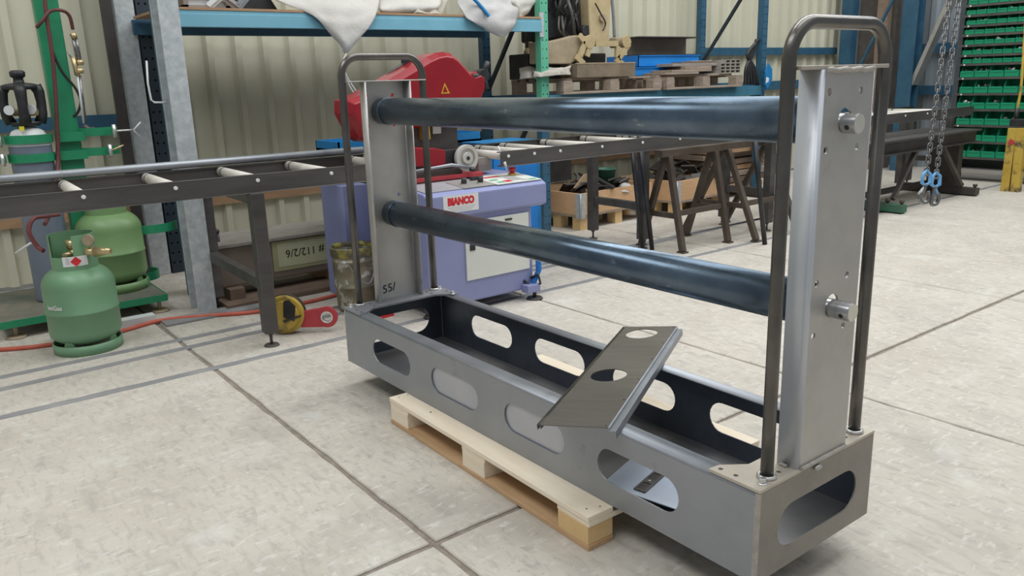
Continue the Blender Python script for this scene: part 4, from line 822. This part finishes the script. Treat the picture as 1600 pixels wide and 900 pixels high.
# slings hanging on right upright, blue shield
sl_ = root('lifting_sling', (-2.3, 6.0, 1.22), 'dark bundle of slings hanging beside the right rack upright', 'sling')
for i in range(5):
    MB().tube(smooth([ax(1182+i, 62, -2.25), ax(1176-i*2, 85, -2.25), ax(1166+i*3, 105, -2.25), ax(1164+i*5, 132, -2.25)]), .018, 8).build('strap', BLACK, sl_)
a = ax(1203, 118, -2.14); sh = root('blue_helmet_shield', (-2.14, a.y, a.z), 'blue curved plastic shield hung on the right rack upright', 'shield')
c = [ax(x, y, -2.14) for x, y in ((1201, 98), (1207, 108), (1207, 124), (1199, 140), (1196, 132), (1197, 112))]
MB().prism([(p.y, p.z) for p in c], (-2.16, 0, 0), (0, 1, 0), (0, 0, 1), (.02, 0, 0)).build('shell', BLUE2, sh, bevel=.004)
MB().prism([(p.y, p.z) for p in [ax(x, y, -2.135) for x, y in ((1198, 120), (1202, 122), (1201, 128), (1197, 130))]], (-2.14, 0, 0), (0, 1, 0), (0, 0, 1), (.003, 0, 0)).build('label', STICK, sh)

# ================================================================== FLOOR CLUTTER LEFT / CENTRE
bk = root('metal_bucket', (-1.16, .64, 0), 'dented metal bucket smeared with white and yellow paint', 'bucket')
bx, by = -1.165, .635
MB().lathe([(0, .004), (.112, .004), (.118, .015), (.124, .15), (.1275, .152), (.1275, .158), (.125, .16), (.131, .31), (.1345, .312), (.1345, .32), (.131, .322), (.133, .385), (.139, .388), (.139, .40), (.132, .40), (.129, .385), (.115, .02), (0, .012)], (bx, by, 0), 40).build('pail', BUCKET, bk)
MB().lathe([(.1375, .345), (.139, .36), (.1405, .392), (.1375, .402), (.128, .400), (.127, .37)], (bx, by, 0), 40).build('rim_paint', BUCKR, bk)
MB().tube(smooth([(bx+.10, by-.10, .33), (bx+.14, by-.04, .22), (bx+.15, by+.03, .19), (bx+.09, by+.11, .33)]), .0035, 6).build('bail_handle', STEEL, bk)
yd = root('lifting_clamp', (-1.0, .1, 0), 'yellow plate lifting clamp with a red lifting eye lying by the conveyor leg', 'lifting clamp')
c = Vector((-.945, .075, .113))
ydir = Vector((.35, .94, 0)).normalized(); nrm_ = Vector((.80, -.60, 0)).normalized()
sd = Vector((.6, .8, 0))
MB().cyl(c-nrm_*.035, c+nrm_*.0, .110, 36).build('body', YEL, yd, bevel=.006)
MB().cyl(c+nrm_*.0, c+nrm_*.018, .085, 32).build('cover_disc', YEL, yd, bevel=.004)
MB().ring(c-nrm_*.06, c-nrm_*.035, .113, .08, 32).build('back_ring', DARKST, yd)
MB().prism([(-.028, -.06), (.03, -.085), (.045, .0), (.01, .04), (-.02, .03)], c+nrm_*.019+sd*.03+Vector((0, 0, .055)), sd, (0, 0, 1), nrm_*.003).build('jaw_gap', BLACK, yd)
MB().bar(c+nrm_*.022+sd*.0+Vector((0, 0, -.03)), c+nrm_*.022+sd*.10+Vector((0, 0, .0)), .008, .012).build('lever', DARKST, yd)
e = c+sd*.23+Vector((-.02, .02, -.025)); ring_ = [(.052*math.cos(t), .052*math.sin(t)) for t in [2*PI*i/32 for i in range(32)]]
out_ = [(.060*math.cos(t), .060*math.sin(t)) for t in [-1.9+3.8*i/20 for i in range(21)]]+[(-.15, .035), (-.15, -.055)]
me = holed(out_, [circ(.0, .0, .031, 28)], .022); MX = Matrix(((sd.x, 0, nrm_.x, e.x), (sd.y, 0, nrm_.y, e.y), (0, 1, 0, e.z), (0, 0, 0, 1)))
ey = MB().mesh(me).xf(MX).build('lifting_eye', REDD, yd, bevel=.003)
MB().ring(e-nrm_*.012, e+nrm_*.012, .034, .027, 28).build('eye_bush', BOLT, ey)
# steel block with painted marking
sb = root('steel_beam', (-2.1, .5, 0), 'heavy dark steel beam block with an olive painted face marked 112/2/6 upside down', 'steel block')
xb_ = -1.88; q0, q1 = ax(340, 415, xb_), ax(560, 395, xb_)
MB().box((-2.32, .02, .10), (xb_, 1.22, .36)).build('body', STEELBR, sb, bevel=.008)
MB().box((-2.34, .0, .36), (xb_+.02, 1.24, .385)).build('top_plate', mat('dusty_top', (.22, .20, .175), (.28, .255, .225), .7, .1), sb, bevel=.004)
MB().box((xb_, .395, .15), (xb_+.003, 1.20, .352)).build('olive_paint', OLIVE, sb)
MB().box((xb_+.003, .43, .175), (xb_+.0045, .80, .335)).build('pale_patch', mat('pale_olive', (.42, .43, .27), (.48, .48, .33), .6, 0, 6), sb)
text('# 112/2/6', .075, (xb_+.0055, .765, .285), (0, -1, 0), (0, 0, -1), INK, sb, 'chalk_marking', width=.28)
for y in (.06, .80): MB().box((-2.3, y, .0), (-1.80, y+.10, .10)).build('timber_bearer', PINE2 if y > .5 else DARKW, sb, bevel=.003)
MB().box((-2.0, -.0, .0), (-1.68, 1.3, .03)).build('floor_plank', DARKW, sb)
sc2 = root('pry_bar', (-1.98, -.03, 0), 'black crowbar leaning behind the conveyor rear leg', 'crowbar')
a, b_ = az(358, 462, .0), ax(338, 362, -2.0); MB().tube([a+Vector((0, 0, .01)), a.lerp(b_, .5), b_], .014, 8).build('shaft', BLACK, sc2); MB().sphere(b_, .02, 10, 8).build('knob', BLACK, sc2)

# ================================================================== UNDER THE RIGHT CONVEYOR
def crate(loc, lx, ly, h, rz, label, z0=.14):
    c = root('pallet_collar', loc, label, 'crate', rot=(0, 0, rz))
    bl = lambda m, nm, mt, **k: m.build(nm, mt, c, local=True, **k)
    for (x0, x1, y0, y1) in ((-lx, 0, 0, .02), (-.02, 0, .02, ly), (-lx, 0, ly, ly+.02), (-lx, -lx+.02, .02, ly)): bl(MB().box((x0, y0, z0), (x1, y1, z0+h)), 'side_board', PINEX, bevel=.002)
    bl(MB().box((-lx, 0, z0-.02), (0, ly+.02, z0)), 'pallet_deck', OLDW)
    for x in (-.12, -lx+.02, -lx/2):
        for y in (.02, ly/2, ly-.08): bl(MB().box((x, y, 0), (x+.1, y+.1, z0-.02)), 'block', PINE3)
    for (x, y, dx, dy) in ((0, 0, .004, 0), (0, 0, 0, -.004)):
        m = MB()
        if dx: m.box((0, .012, z0-.03), (.005, .062, z0+h))
        else: m.box((-.055, -.005, z0-.03), (-.008, 0, z0+h))
        bl(m, 'hinge_plate', GALV)
    bl(MB().cyl((.006, -.002, z0-.03), (.006, -.002, z0+h), .007, 10), 'hinge_pin', GALV)
    return c
a = az(903, 357, 0)
c1 = crate((-2.07, 3.35, 0), .75, 1.0, .20, math.radians(4), 'near pine crate with metal corner hinges under the right conveyor')
c2 = crate((-1.98, 4.55, 0), .75, .85, .20, math.radians(4), 'far pine crate with metal corner hinges under the right conveyor')
def scrap(lbl, c, seeds, m_, nm='scrap_pieces'):
    rnd = random.Random(seeds); mb = MB()
    for i in range(26):
        p = Vector(c)+Vector((rnd.uniform(-.62, -.08), rnd.uniform(.12, .72), .20+rnd.uniform(0, .14)))
        mb.box(p-Vector((rnd.uniform(.02, .09), rnd.uniform(.03, .14), .008)), p+Vector((rnd.uniform(.02, .09), rnd.uniform(.03, .14), .008)), rot=(rnd.uniform(-.7, .7), rnd.uniform(-.7, .7), rnd.uniform(0, 3)))
    return tag(mb.build(nm, m_), lbl, 'scrap', kind='stuff')
scrap('dark steel scrap heaped in the near pine crate', (-2.07, 3.35, .08), 3, DARKST)
scrap('dark steel scrap heaped in the far pine crate', (-1.98, 4.55, .08), 5, DARKST)
a = ax(905, 310, -2.25); b = MB().prism([(0, 0), (.12, .12), (.30, .13), (.22, .0)], (-2.3, 3.48, .36), (0, 1, 0), (.15, 0, 1), (-.01, 0, 0)); tag(b.build('cardboard_flap', CARD), 'tan cardboard flap sticking up out of the near pine crate', 'cardboard')
wb_ = cloth('plastic_bag', [[ax(960, 300, -2.3), ax(972, 285, -2.3), ax(988, 298, -2.3)], [ax(962, 300, -2.2), ax(974, 290, -2.15), ax(990, 302, -2.2)], [ax(965, 302, -2.15), ax(975, 300, -2.1), ax(987, 304, -2.15)]], SACK2, 'crumpled pale bag on top of the near pine crate', 'bag', amp=.03, seed=31)
bt = root('plastic_tub', (-2.3, 4.05, .34), 'dark green tub standing in the near pine crate', 'tub'); a = ax(946, 300, -2.3)
MB().lathe([(0, .30), (.08, .30), (.10, .50), (.105, .50), (.105, .51), (.095, .505), (.075, .32)], (-2.3, a.y, 0), 24).build('body', mat('tub_green', (.03, .12, .08), (.05, .15, .1), .5), bt)
lp = az(985, 385, 0)
gd = MB().box((-2.95, 3.4, .36), (-2.8, 3.9, .62)).build('steel_box', DGREY); tag(gd, 'dark grey steel box behind the near pine crate', 'box')
b = MB().box((-2.7, 3.15, 0), (-2.45, 3.32, .60)).build('timber_offcut', DARKW); tag(b, 'dark upright timber offcut against the rack beside the crate', 'timber')
# trestles
def trestle(y0, y1, xf, label, xt=-.98, ztop=.795):
    t_ = root('steel_trestle', (-1.05, (y0+y1)/2, 0), label, 'trestle')
    MB().box((xt-.04, y0-.10, ztop-.055), (xt+.04, y1+.10, ztop)).build('top_beam', BROWNST, t_, bevel=.003)
    for y in (y0, y1):
        for x, dx in ((xf, .02), (xt-(xf-xt)-.08, -.02)):
            l = MB().bar((xt+dx, y, ztop-.055), (x, y, .012), .045, .045, (0, 1, 0)).build('leg', BROWNST, t_, bevel=.004)
            MB().box((x-.035, y-.03, 0), (x+.035, y+.03, .012)).build('foot_plate', BROWNST, l)
        f = .38; xa, xb2 = xf+(xt-xf)*f, (xt-(xf-xt)-.08)+(xf-xt+.08)*f
        MB().bar((xa, y, ztop*f-.02), (xb2, y, ztop*f-.02), .035, .04, (0, 0, 1)).build('cross_bar', BROWNST, t_)
    f = .38; xa = xf+(xt-xf)*f
    MB().bar((xa, y0, ztop*f), (xa, y1, ztop*f), .03, .04).build('stretcher', BROWNST, t_)
trestle(3.27, 3.83, -.80, 'near brown steel trestle with splayed legs under the conveyor'); trestle(4.02, 4.6, -.66, 'far brown steel trestle with splayed legs under the conveyor', -1.0)
for (pa, pb, lb) in (((985, 205), (1004, 390), 'left of the two slim black pipes standing against the conveyor'), ((998, 205), (1019, 390), 'right of the two slim black pipes standing against the conveyor'), ((1178, 205), (1195, 382), 'single slim black pipe leaning at the far trestle')):
    f0 = az(*pb, 0); t0 = ax(*pa, f0.x-.02)
    tag(MB().cyl(f0+Vector((0, 0, .001)), t0, .018 if pb[0] < 1100 else .02, 14).build('steel_pipe', mat('black_pipe', (.03, .032, .036), (.05, .05, .055), .35, .5) if 'black_pipe' not in bpy.data.materials else bpy.data.materials['black_pipe']), lb, 'pipe')
# timber stack behind
rnd = random.Random(2); k = 0
a = ax(1150, 290, -2.3)
lbs = ['bottom', 'second', 'third', 'fourth', 'fifth', 'sixth', 'seventh', 'top']
for i in range(8):
    th = .055; zz = .1005+i*(th+.012); y0 = 5.5+rnd.uniform(-.02, .05); x1 = -2.34+rnd.uniform(-.08, .03)
    bd = MB().box((-3.0, y0, zz), (x1, y0+.95+rnd.uniform(-.1, .2), zz+th), rot=(0, 0, rnd.uniform(-.02, .02))).build('timber_plank', (TIMB, DARKW, OLDW)[i % 3], bevel=.003)
    tag(bd, lbs[i]+' plank of the rough timber stack under the far conveyor end', 'plank', 'planks in the timber stack')
for yy in (5.6, 6.2): tag(MB().box((-3.0, yy, 0), (-2.4, yy+.08, .10)).build('timber_bearer', DARKW), ('near' if yy < 5.7 else 'far')+' square bearer under the rough timber stack', 'timber')

# ================================================================== RIGHT SIDE: BENCH, CHAIN, BINS
bn = root('welding_bench', (-.85, 7.0, 0), 'heavy dark steel bench of I beams on wide base feet at the far right', 'bench')
def ibeam(x0, x1, y0, y1, z0, z1, m, par, nm='beam'):
    b = MB(); b.box((x0, y0, z0), (x1, y1, z0+.012)); b.box((x0, y0, z1-.012), (x1, y1, z1)); xm = (x0+x1)/2; b.box((xm-.006, y0, z0+.012), (xm+.006, y1, z1-.012)); return b.build(nm, m, par)
ibeam(-.68, -.56, 5.3, 7.78, .56, .69, DARKST, bn); ibeam(-1.12, -1.0, 5.3, 7.78, .56, .69, DARKST, bn)
MB().box((-1.12, 5.3, .69), (-.56, 7.78, .697)).build('bench_top', RAIL, bn)
for yy, m in ((6.07, GREEN), (7.62, DARKST)):
    MB().box((-1.3, yy-.05, 0.012), (-.47, yy+.05, .085)).build('base_foot', mat('worn_green_steel', (.03, .16, .09), (.08, .09, .07), .6) if m is GREEN else DARKST, bn, bevel=.004)
    MB().box((-1.0, yy-.05, .085), (-.68, yy+.05, .56)).build('leg_plate', DARKST, bn, bevel=.004) if yy > 7 else MB().box((-1.08, yy-.04, .085), (-1.0, yy+.04, .56)).build('leg_plate', DARKST, bn)
    for dx in (0, .07):
        m_ = MB(); m_.cyl((-.50-dx*2, yy, .0), (-.50-dx*2, yy, .12), .012, 10); m_.cyl((-.50-dx*2, yy, .10), (-.50-dx*2, yy, .125), .024, 6); m_.cyl((-.50-dx*2, yy, 0), (-.50-dx*2, yy, .012), .03, 12); m_.build('levelling_screw', DARKST, bn)
MB().bar((-.62, 7.05, .56), (-.62, 7.55, .12), .04, .04).build('brace', RAIL, bn); MB().bar((-.62, 6.5, .56), (-.62, 6.12, .12), .04, .04).build('brace', RAIL, bn)
MB().bar((-.95, 6.1, .12), (-.95, 7.6, .12), .05, .05).build('tie_bar', DARKST, bn)
# chain sling
ch = root('chain_sling', (1.5, 2.2, 1.7), 'two leg lifting chain hanging from above with blue safety hooks', 'chain')
Dp = 3.5
def chp(px, py): r = ray(px, py); return CPOS+r*(Dp/FPX)
lk = None
def link_mesh():
    pts = []; R, hl = .0082, .0105
    for i in range(9): t = PI*i/8; pts.append((R*math.cos(t), 0, hl+R*math.sin(t)))
    for i in range(9): t = PI+PI*i/8; pts.append((R*math.cos(t), 0, -hl+R*math.sin(t)))
    return MB().tube(pts, .0038, 6, True)
for (x0, y0, x1, y1) in ((1516.5, -250, 1448, 268), (1531, -250, 1463, 272)):
    p0, p1 = chp(x0, y0), chp(x1, y1); p0 = p1+(p0-p1)*1.6; n_ = int((p1-p0).length/.0265); dr = (p1-p0).normalized()
    qd = Vector((0, 0, -1)).rotation_difference(dr)
    for i in range(n_+1):
        o = link_mesh().build('link', CHROME, ch, local=True) if lk is None else bpy.data.objects.new('link', lk.data)
        if lk is None: lk = o
        else: COL.objects.link(o); o.parent = ch
        o.rotation_mode = 'QUATERNION'; o.location = p0.lerp(p1, i/n_)-ORG[ch]
        o.rotation_quaternion = qd@Euler((0, 0, .5+(PI/2 if i % 2 else 0))).to_quaternion()
for (x, y, s) in ((1448, 272, -1), (1463, 275, 1)):
    t_ = chp(x, y); D_ = lambda dx, dz: t_+rgt*dx*1.25+Vector((0, 0, dz*1.25))
    MB().tube([D_(-.012, .0), D_(-.014, -.03), D_(.0, -.04), D_(.014, -.03), D_(.012, 0), D_(0, .012)], .008, 8, True).build('hook_clevis', HOOKB, ch)
    h_ = [D_(0, -.035), D_(-.004, -.055), D_(-.014 if s < 0 else -.006, -.07), D_(-.018 if s < 0 else -.008, -.085), D_(-.006, -.10), D_(.010, -.098), D_(.016, -.08), D_(.012, -.06)]
    MB().tube(smooth(h_, 5), .0085, 8).build('hook', CHROME, ch)
    MB().tube([D_(.0, -.04), D_(-.022 if s < 0 else .014, -.07)], .006, 8).build('safety_latch', WHITEP if s < 0 else HOOKB, ch)
# yellow pendant posts
yp = root('yellow_guard_posts', (-.42, 8.2, 0), 'pair of worn yellow steel posts joined by a black coupling in front of the bins', 'post')
yY = 8.2
for (xt_, xb2) in ((1584, 1572), (1597, 1588)):
    p0, p1 = ay(xb2, 292, yY), ay(xt_, 200, yY); p0.z = 0.0
    MB().bar(p0, p1, .085, .085, (0, 1, 0)).build('post', YEL, yp, bevel=.005)
p = ay(1590, 190, yY); MB().box(p+Vector((-.07, -.03, -.05)), p+Vector((.10, .03, .03))).build('coupling', BLACK, yp, bevel=.008); MB().cyl(p+Vector((-.02, 0, .02)), p+Vector((-.02, 0, .14)), .022, 12).build('gland', BLACK, yp)
q = ay(1583, 222, yY); MB().cyl(q+Vector((-.0, -.05, 0)), q+Vector((0, .0, 0)), .03, 14).build('red_cap', REDD, yp)
MB().tube(smooth([p+Vector((-.02, 0, .12)), ay(1595, 140, yY), ay(1598, 100, yY), ay(1603, 20, yY), ay(1606, -60, yY)]), .014, 8).build('yellow_cable', YEL, yp)
# bin rack
Yb = 8.85
def xz(px, py): p = ay(px, py, Yb); return p.x, p.z
rows = [(5, 's'), (21, 's'), (37, 's'), (52, 's'), (68, 's'), (84, 's'), (98, 's'), (120, 'l'), (145, 'l'), (170, 'l'), (195, 'l'), (221, 'l'), (246, 'l')]
xl = ay(1500, 130, Yb).x; br = root('bin_rack', (xl+.7, Yb+.15, 0), 'dark steel louvre rack carrying rows of green picking bins', 'bin rack')
ztop_ = 2.35; XR = xl+1.75
MB().box((xl-.05, Yb+.24, .12), (XR, Yb+.27, ztop_)).build('back_sheet', mat('rack_back', (.035, .045, .045), (.05, .06, .06), .6), br)
MB().box((xl-.10, Yb+.05, 0), (xl-.04, Yb+.27, ztop_)).build('side_post', mat('rack_side', (.05, .06, .07), (.07, .08, .09), .5), br)
MB().box((xl-.05, Yb-.03, .10), (XR, Yb+.27, .14)).build('bottom_shelf', STEELW, br); MB().box((xl-.05, Yb+.02, .0), (xl+.02, Yb+.25, .10)).build('foot', GREEN, br); MB().box((XR-.1, Yb+.02, .0), (XR, Yb+.25, .10)).build('foot', GREEN, br)
def bin_proto(wd, dp, h):
    r = root('picking_bin', (0, 0, 0)); th = .004
    m = MB()
    m.box((0, 0, 0), (wd, dp, th)); m.box((0, dp-th, 0), (wd, dp, h))
    for x in (0, wd-th): m.prism([(0, 0), (dp, 0), (dp, h), (dp*.30, h), (dp*.16, h*.52), (0, h*.46)], (x, 0, 0), (0, 1, 0), (0, 0, 1), (th, 0, 0))
    m.box((0, 0, 0), (wd, th, h*.46)); m.build('body', BIN, r)
    MB().box((wd*.08, -.006, h*.36), (wd*.92, 0, h*.50)).build('front_lip', BIN, r)
    return r
ords = ['first', 'second', 'third', 'fourth', 'fifth', 'sixth', 'seventh', 'eighth', 'ninth', 'tenth', 'eleventh', 'twelfth', 'thirteenth']
pr_s = pr_l = None; bin_slots = []
for ri, (py, ty) in enumerate(rows):
    zb_ = ay(1540, py, Yb).z
    wd, dp, h = (.108, .19, .098) if ty == 's' else (.158, .22, .150)
    MB().box((xl-.04, Yb+.0, zb_-.030), (XR, Yb+.25, zb_-.004)).build('shelf_rail', DGREY, br)
    MB().cyl((xl+.03, Yb-.012, zb_-.018), (xl+.03, Yb, zb_-.018), .010, 10).build('rail_bolt', WHITEP, br)
    x = xl+(.0 if ri % 2 == 0 else -.01); ci = 0
    while x+wd < XR-.02 and ci < (11 if ty == 's' else 8):
        pr = pr_s if ty == 's' else pr_l
        if pr is None:
            o = bin_proto(wd, dp, h)
            if ty == 's': pr_s = o
            else: pr_l = o
        else: o = copy_tree(pr)
        o.location = (x, Yb, zb_-.003)
        tag(o, f'{"small" if ty == "s" else "large"} green picking bin, {ords[ri]} row from the top, {ords[ci]} from the left', 'bin', 'green picking bins on the louvre rack')
        bin_slots.append((x, zb_, wd, dp, h, ri, ci)); x += wd*1.03; ci += 1
rnd = random.Random(11)
for (x, zb_, wd, dp, h, ri, ci) in bin_slots:
    if rnd.random() < .42 and x < xl+1.0:
        mb = MB(); 
        for i in range(14):
            p = Vector((x+rnd.uniform(.018, wd-.018), Yb+rnd.uniform(.025, dp-.03), zb_+.003+rnd.uniform(.02, h*.55)))
            mb.box(p-Vector((.012, .012, .006)), p+Vector((.012, .012, .006)), rot=(rnd.uniform(0, 3), rnd.uniform(0, 3), 0))
        tag(mb.build('loose_fittings', (BITS, WHITEP, DGREY, BITS)[rnd.randrange(4)]), f'loose metal fittings in the {ords[ri]} row bin, {ords[ci]} from the left', 'fittings', kind='stuff')
# far columns and clutter
Yc = 9.3
fc = root('blue_column', (ay(1405, 270, Yc).x, Yc, 0), 'tall blue steel I column at the far end beside the conveyor', 'column')
p = ay(1413, 130, Yc).x
MB().box((p-.10, Yc-.01, 0), (p+.10, Yc, 4)).build('flange', RACKB, fc); MB().box((p-.10, Yc+.17, 0), (p+.10, Yc+.18, 4)).build('flange', RACKB, fc); MB().box((p-.005, Yc, 0), (p+.005, Yc+.17, 4)).build('web', RACKB, fc)
p = ay(1378, 100, Yc).x; tag(MB().box((p-.09, Yc-.06, 0), (p+.05, Yc+.06, 4)).build('timber_post', mat('post_timber', (.20, .14, .10), (.27, .20, .145), .8, 0, 4)), 'brown timber post left of the far blue column', 'post')
p = ay(1320, 60, 9.2); tag(MB().box((-3.1, 9.15, 0), (-2.94, 9.3, 4)).build('blue_column', RACKB), 'dark blue column in the far left corner by the cream wall end', 'column')
a, b_ = ay(1478, 20, 9.4), ay(1432, 122, 9.4); tag(MB().bar(a+(a-b_)*.5, b_+(b_-a)*.1, .05, .16, (0, 1, 0)).build('steel_brace', STEELW), 'pale grey diagonal steel brace at the far wall', 'brace')
a, b_ = ay(1400, -10, 9.0), ay(1340, 110, 9.0); tag(MB().bar(a, b_, .03, .035, (0, 1, 0)).build('tie_rod', RACKB), 'thin dark blue diagonal tie in the far corner', 'brace')
tag(MB().box((ay(1342, 50, 9.5).x, 9.5, 0), (ay(1399, 50, 9.5).x, 9.62, 3.6)).build('dark_board', mat('dark_opening', (.10, .085, .075), (.15, .13, .115), .8)), 'dark brown boarding at the far end behind the timber post', 'board')  # dark panel put in for the dim opening in the far corner
for z, nm in ((1.60, 'upper'), (1.05, 'lower')):
    a = ay(1440, 0, 9.75).x; tag(MB().box((a-.1, 9.82, z-.06), (xl-.05, 9.89, z+.06)).build('wall_rail', RACKB), nm+' blue rail on the far blue grey wall', 'rail')
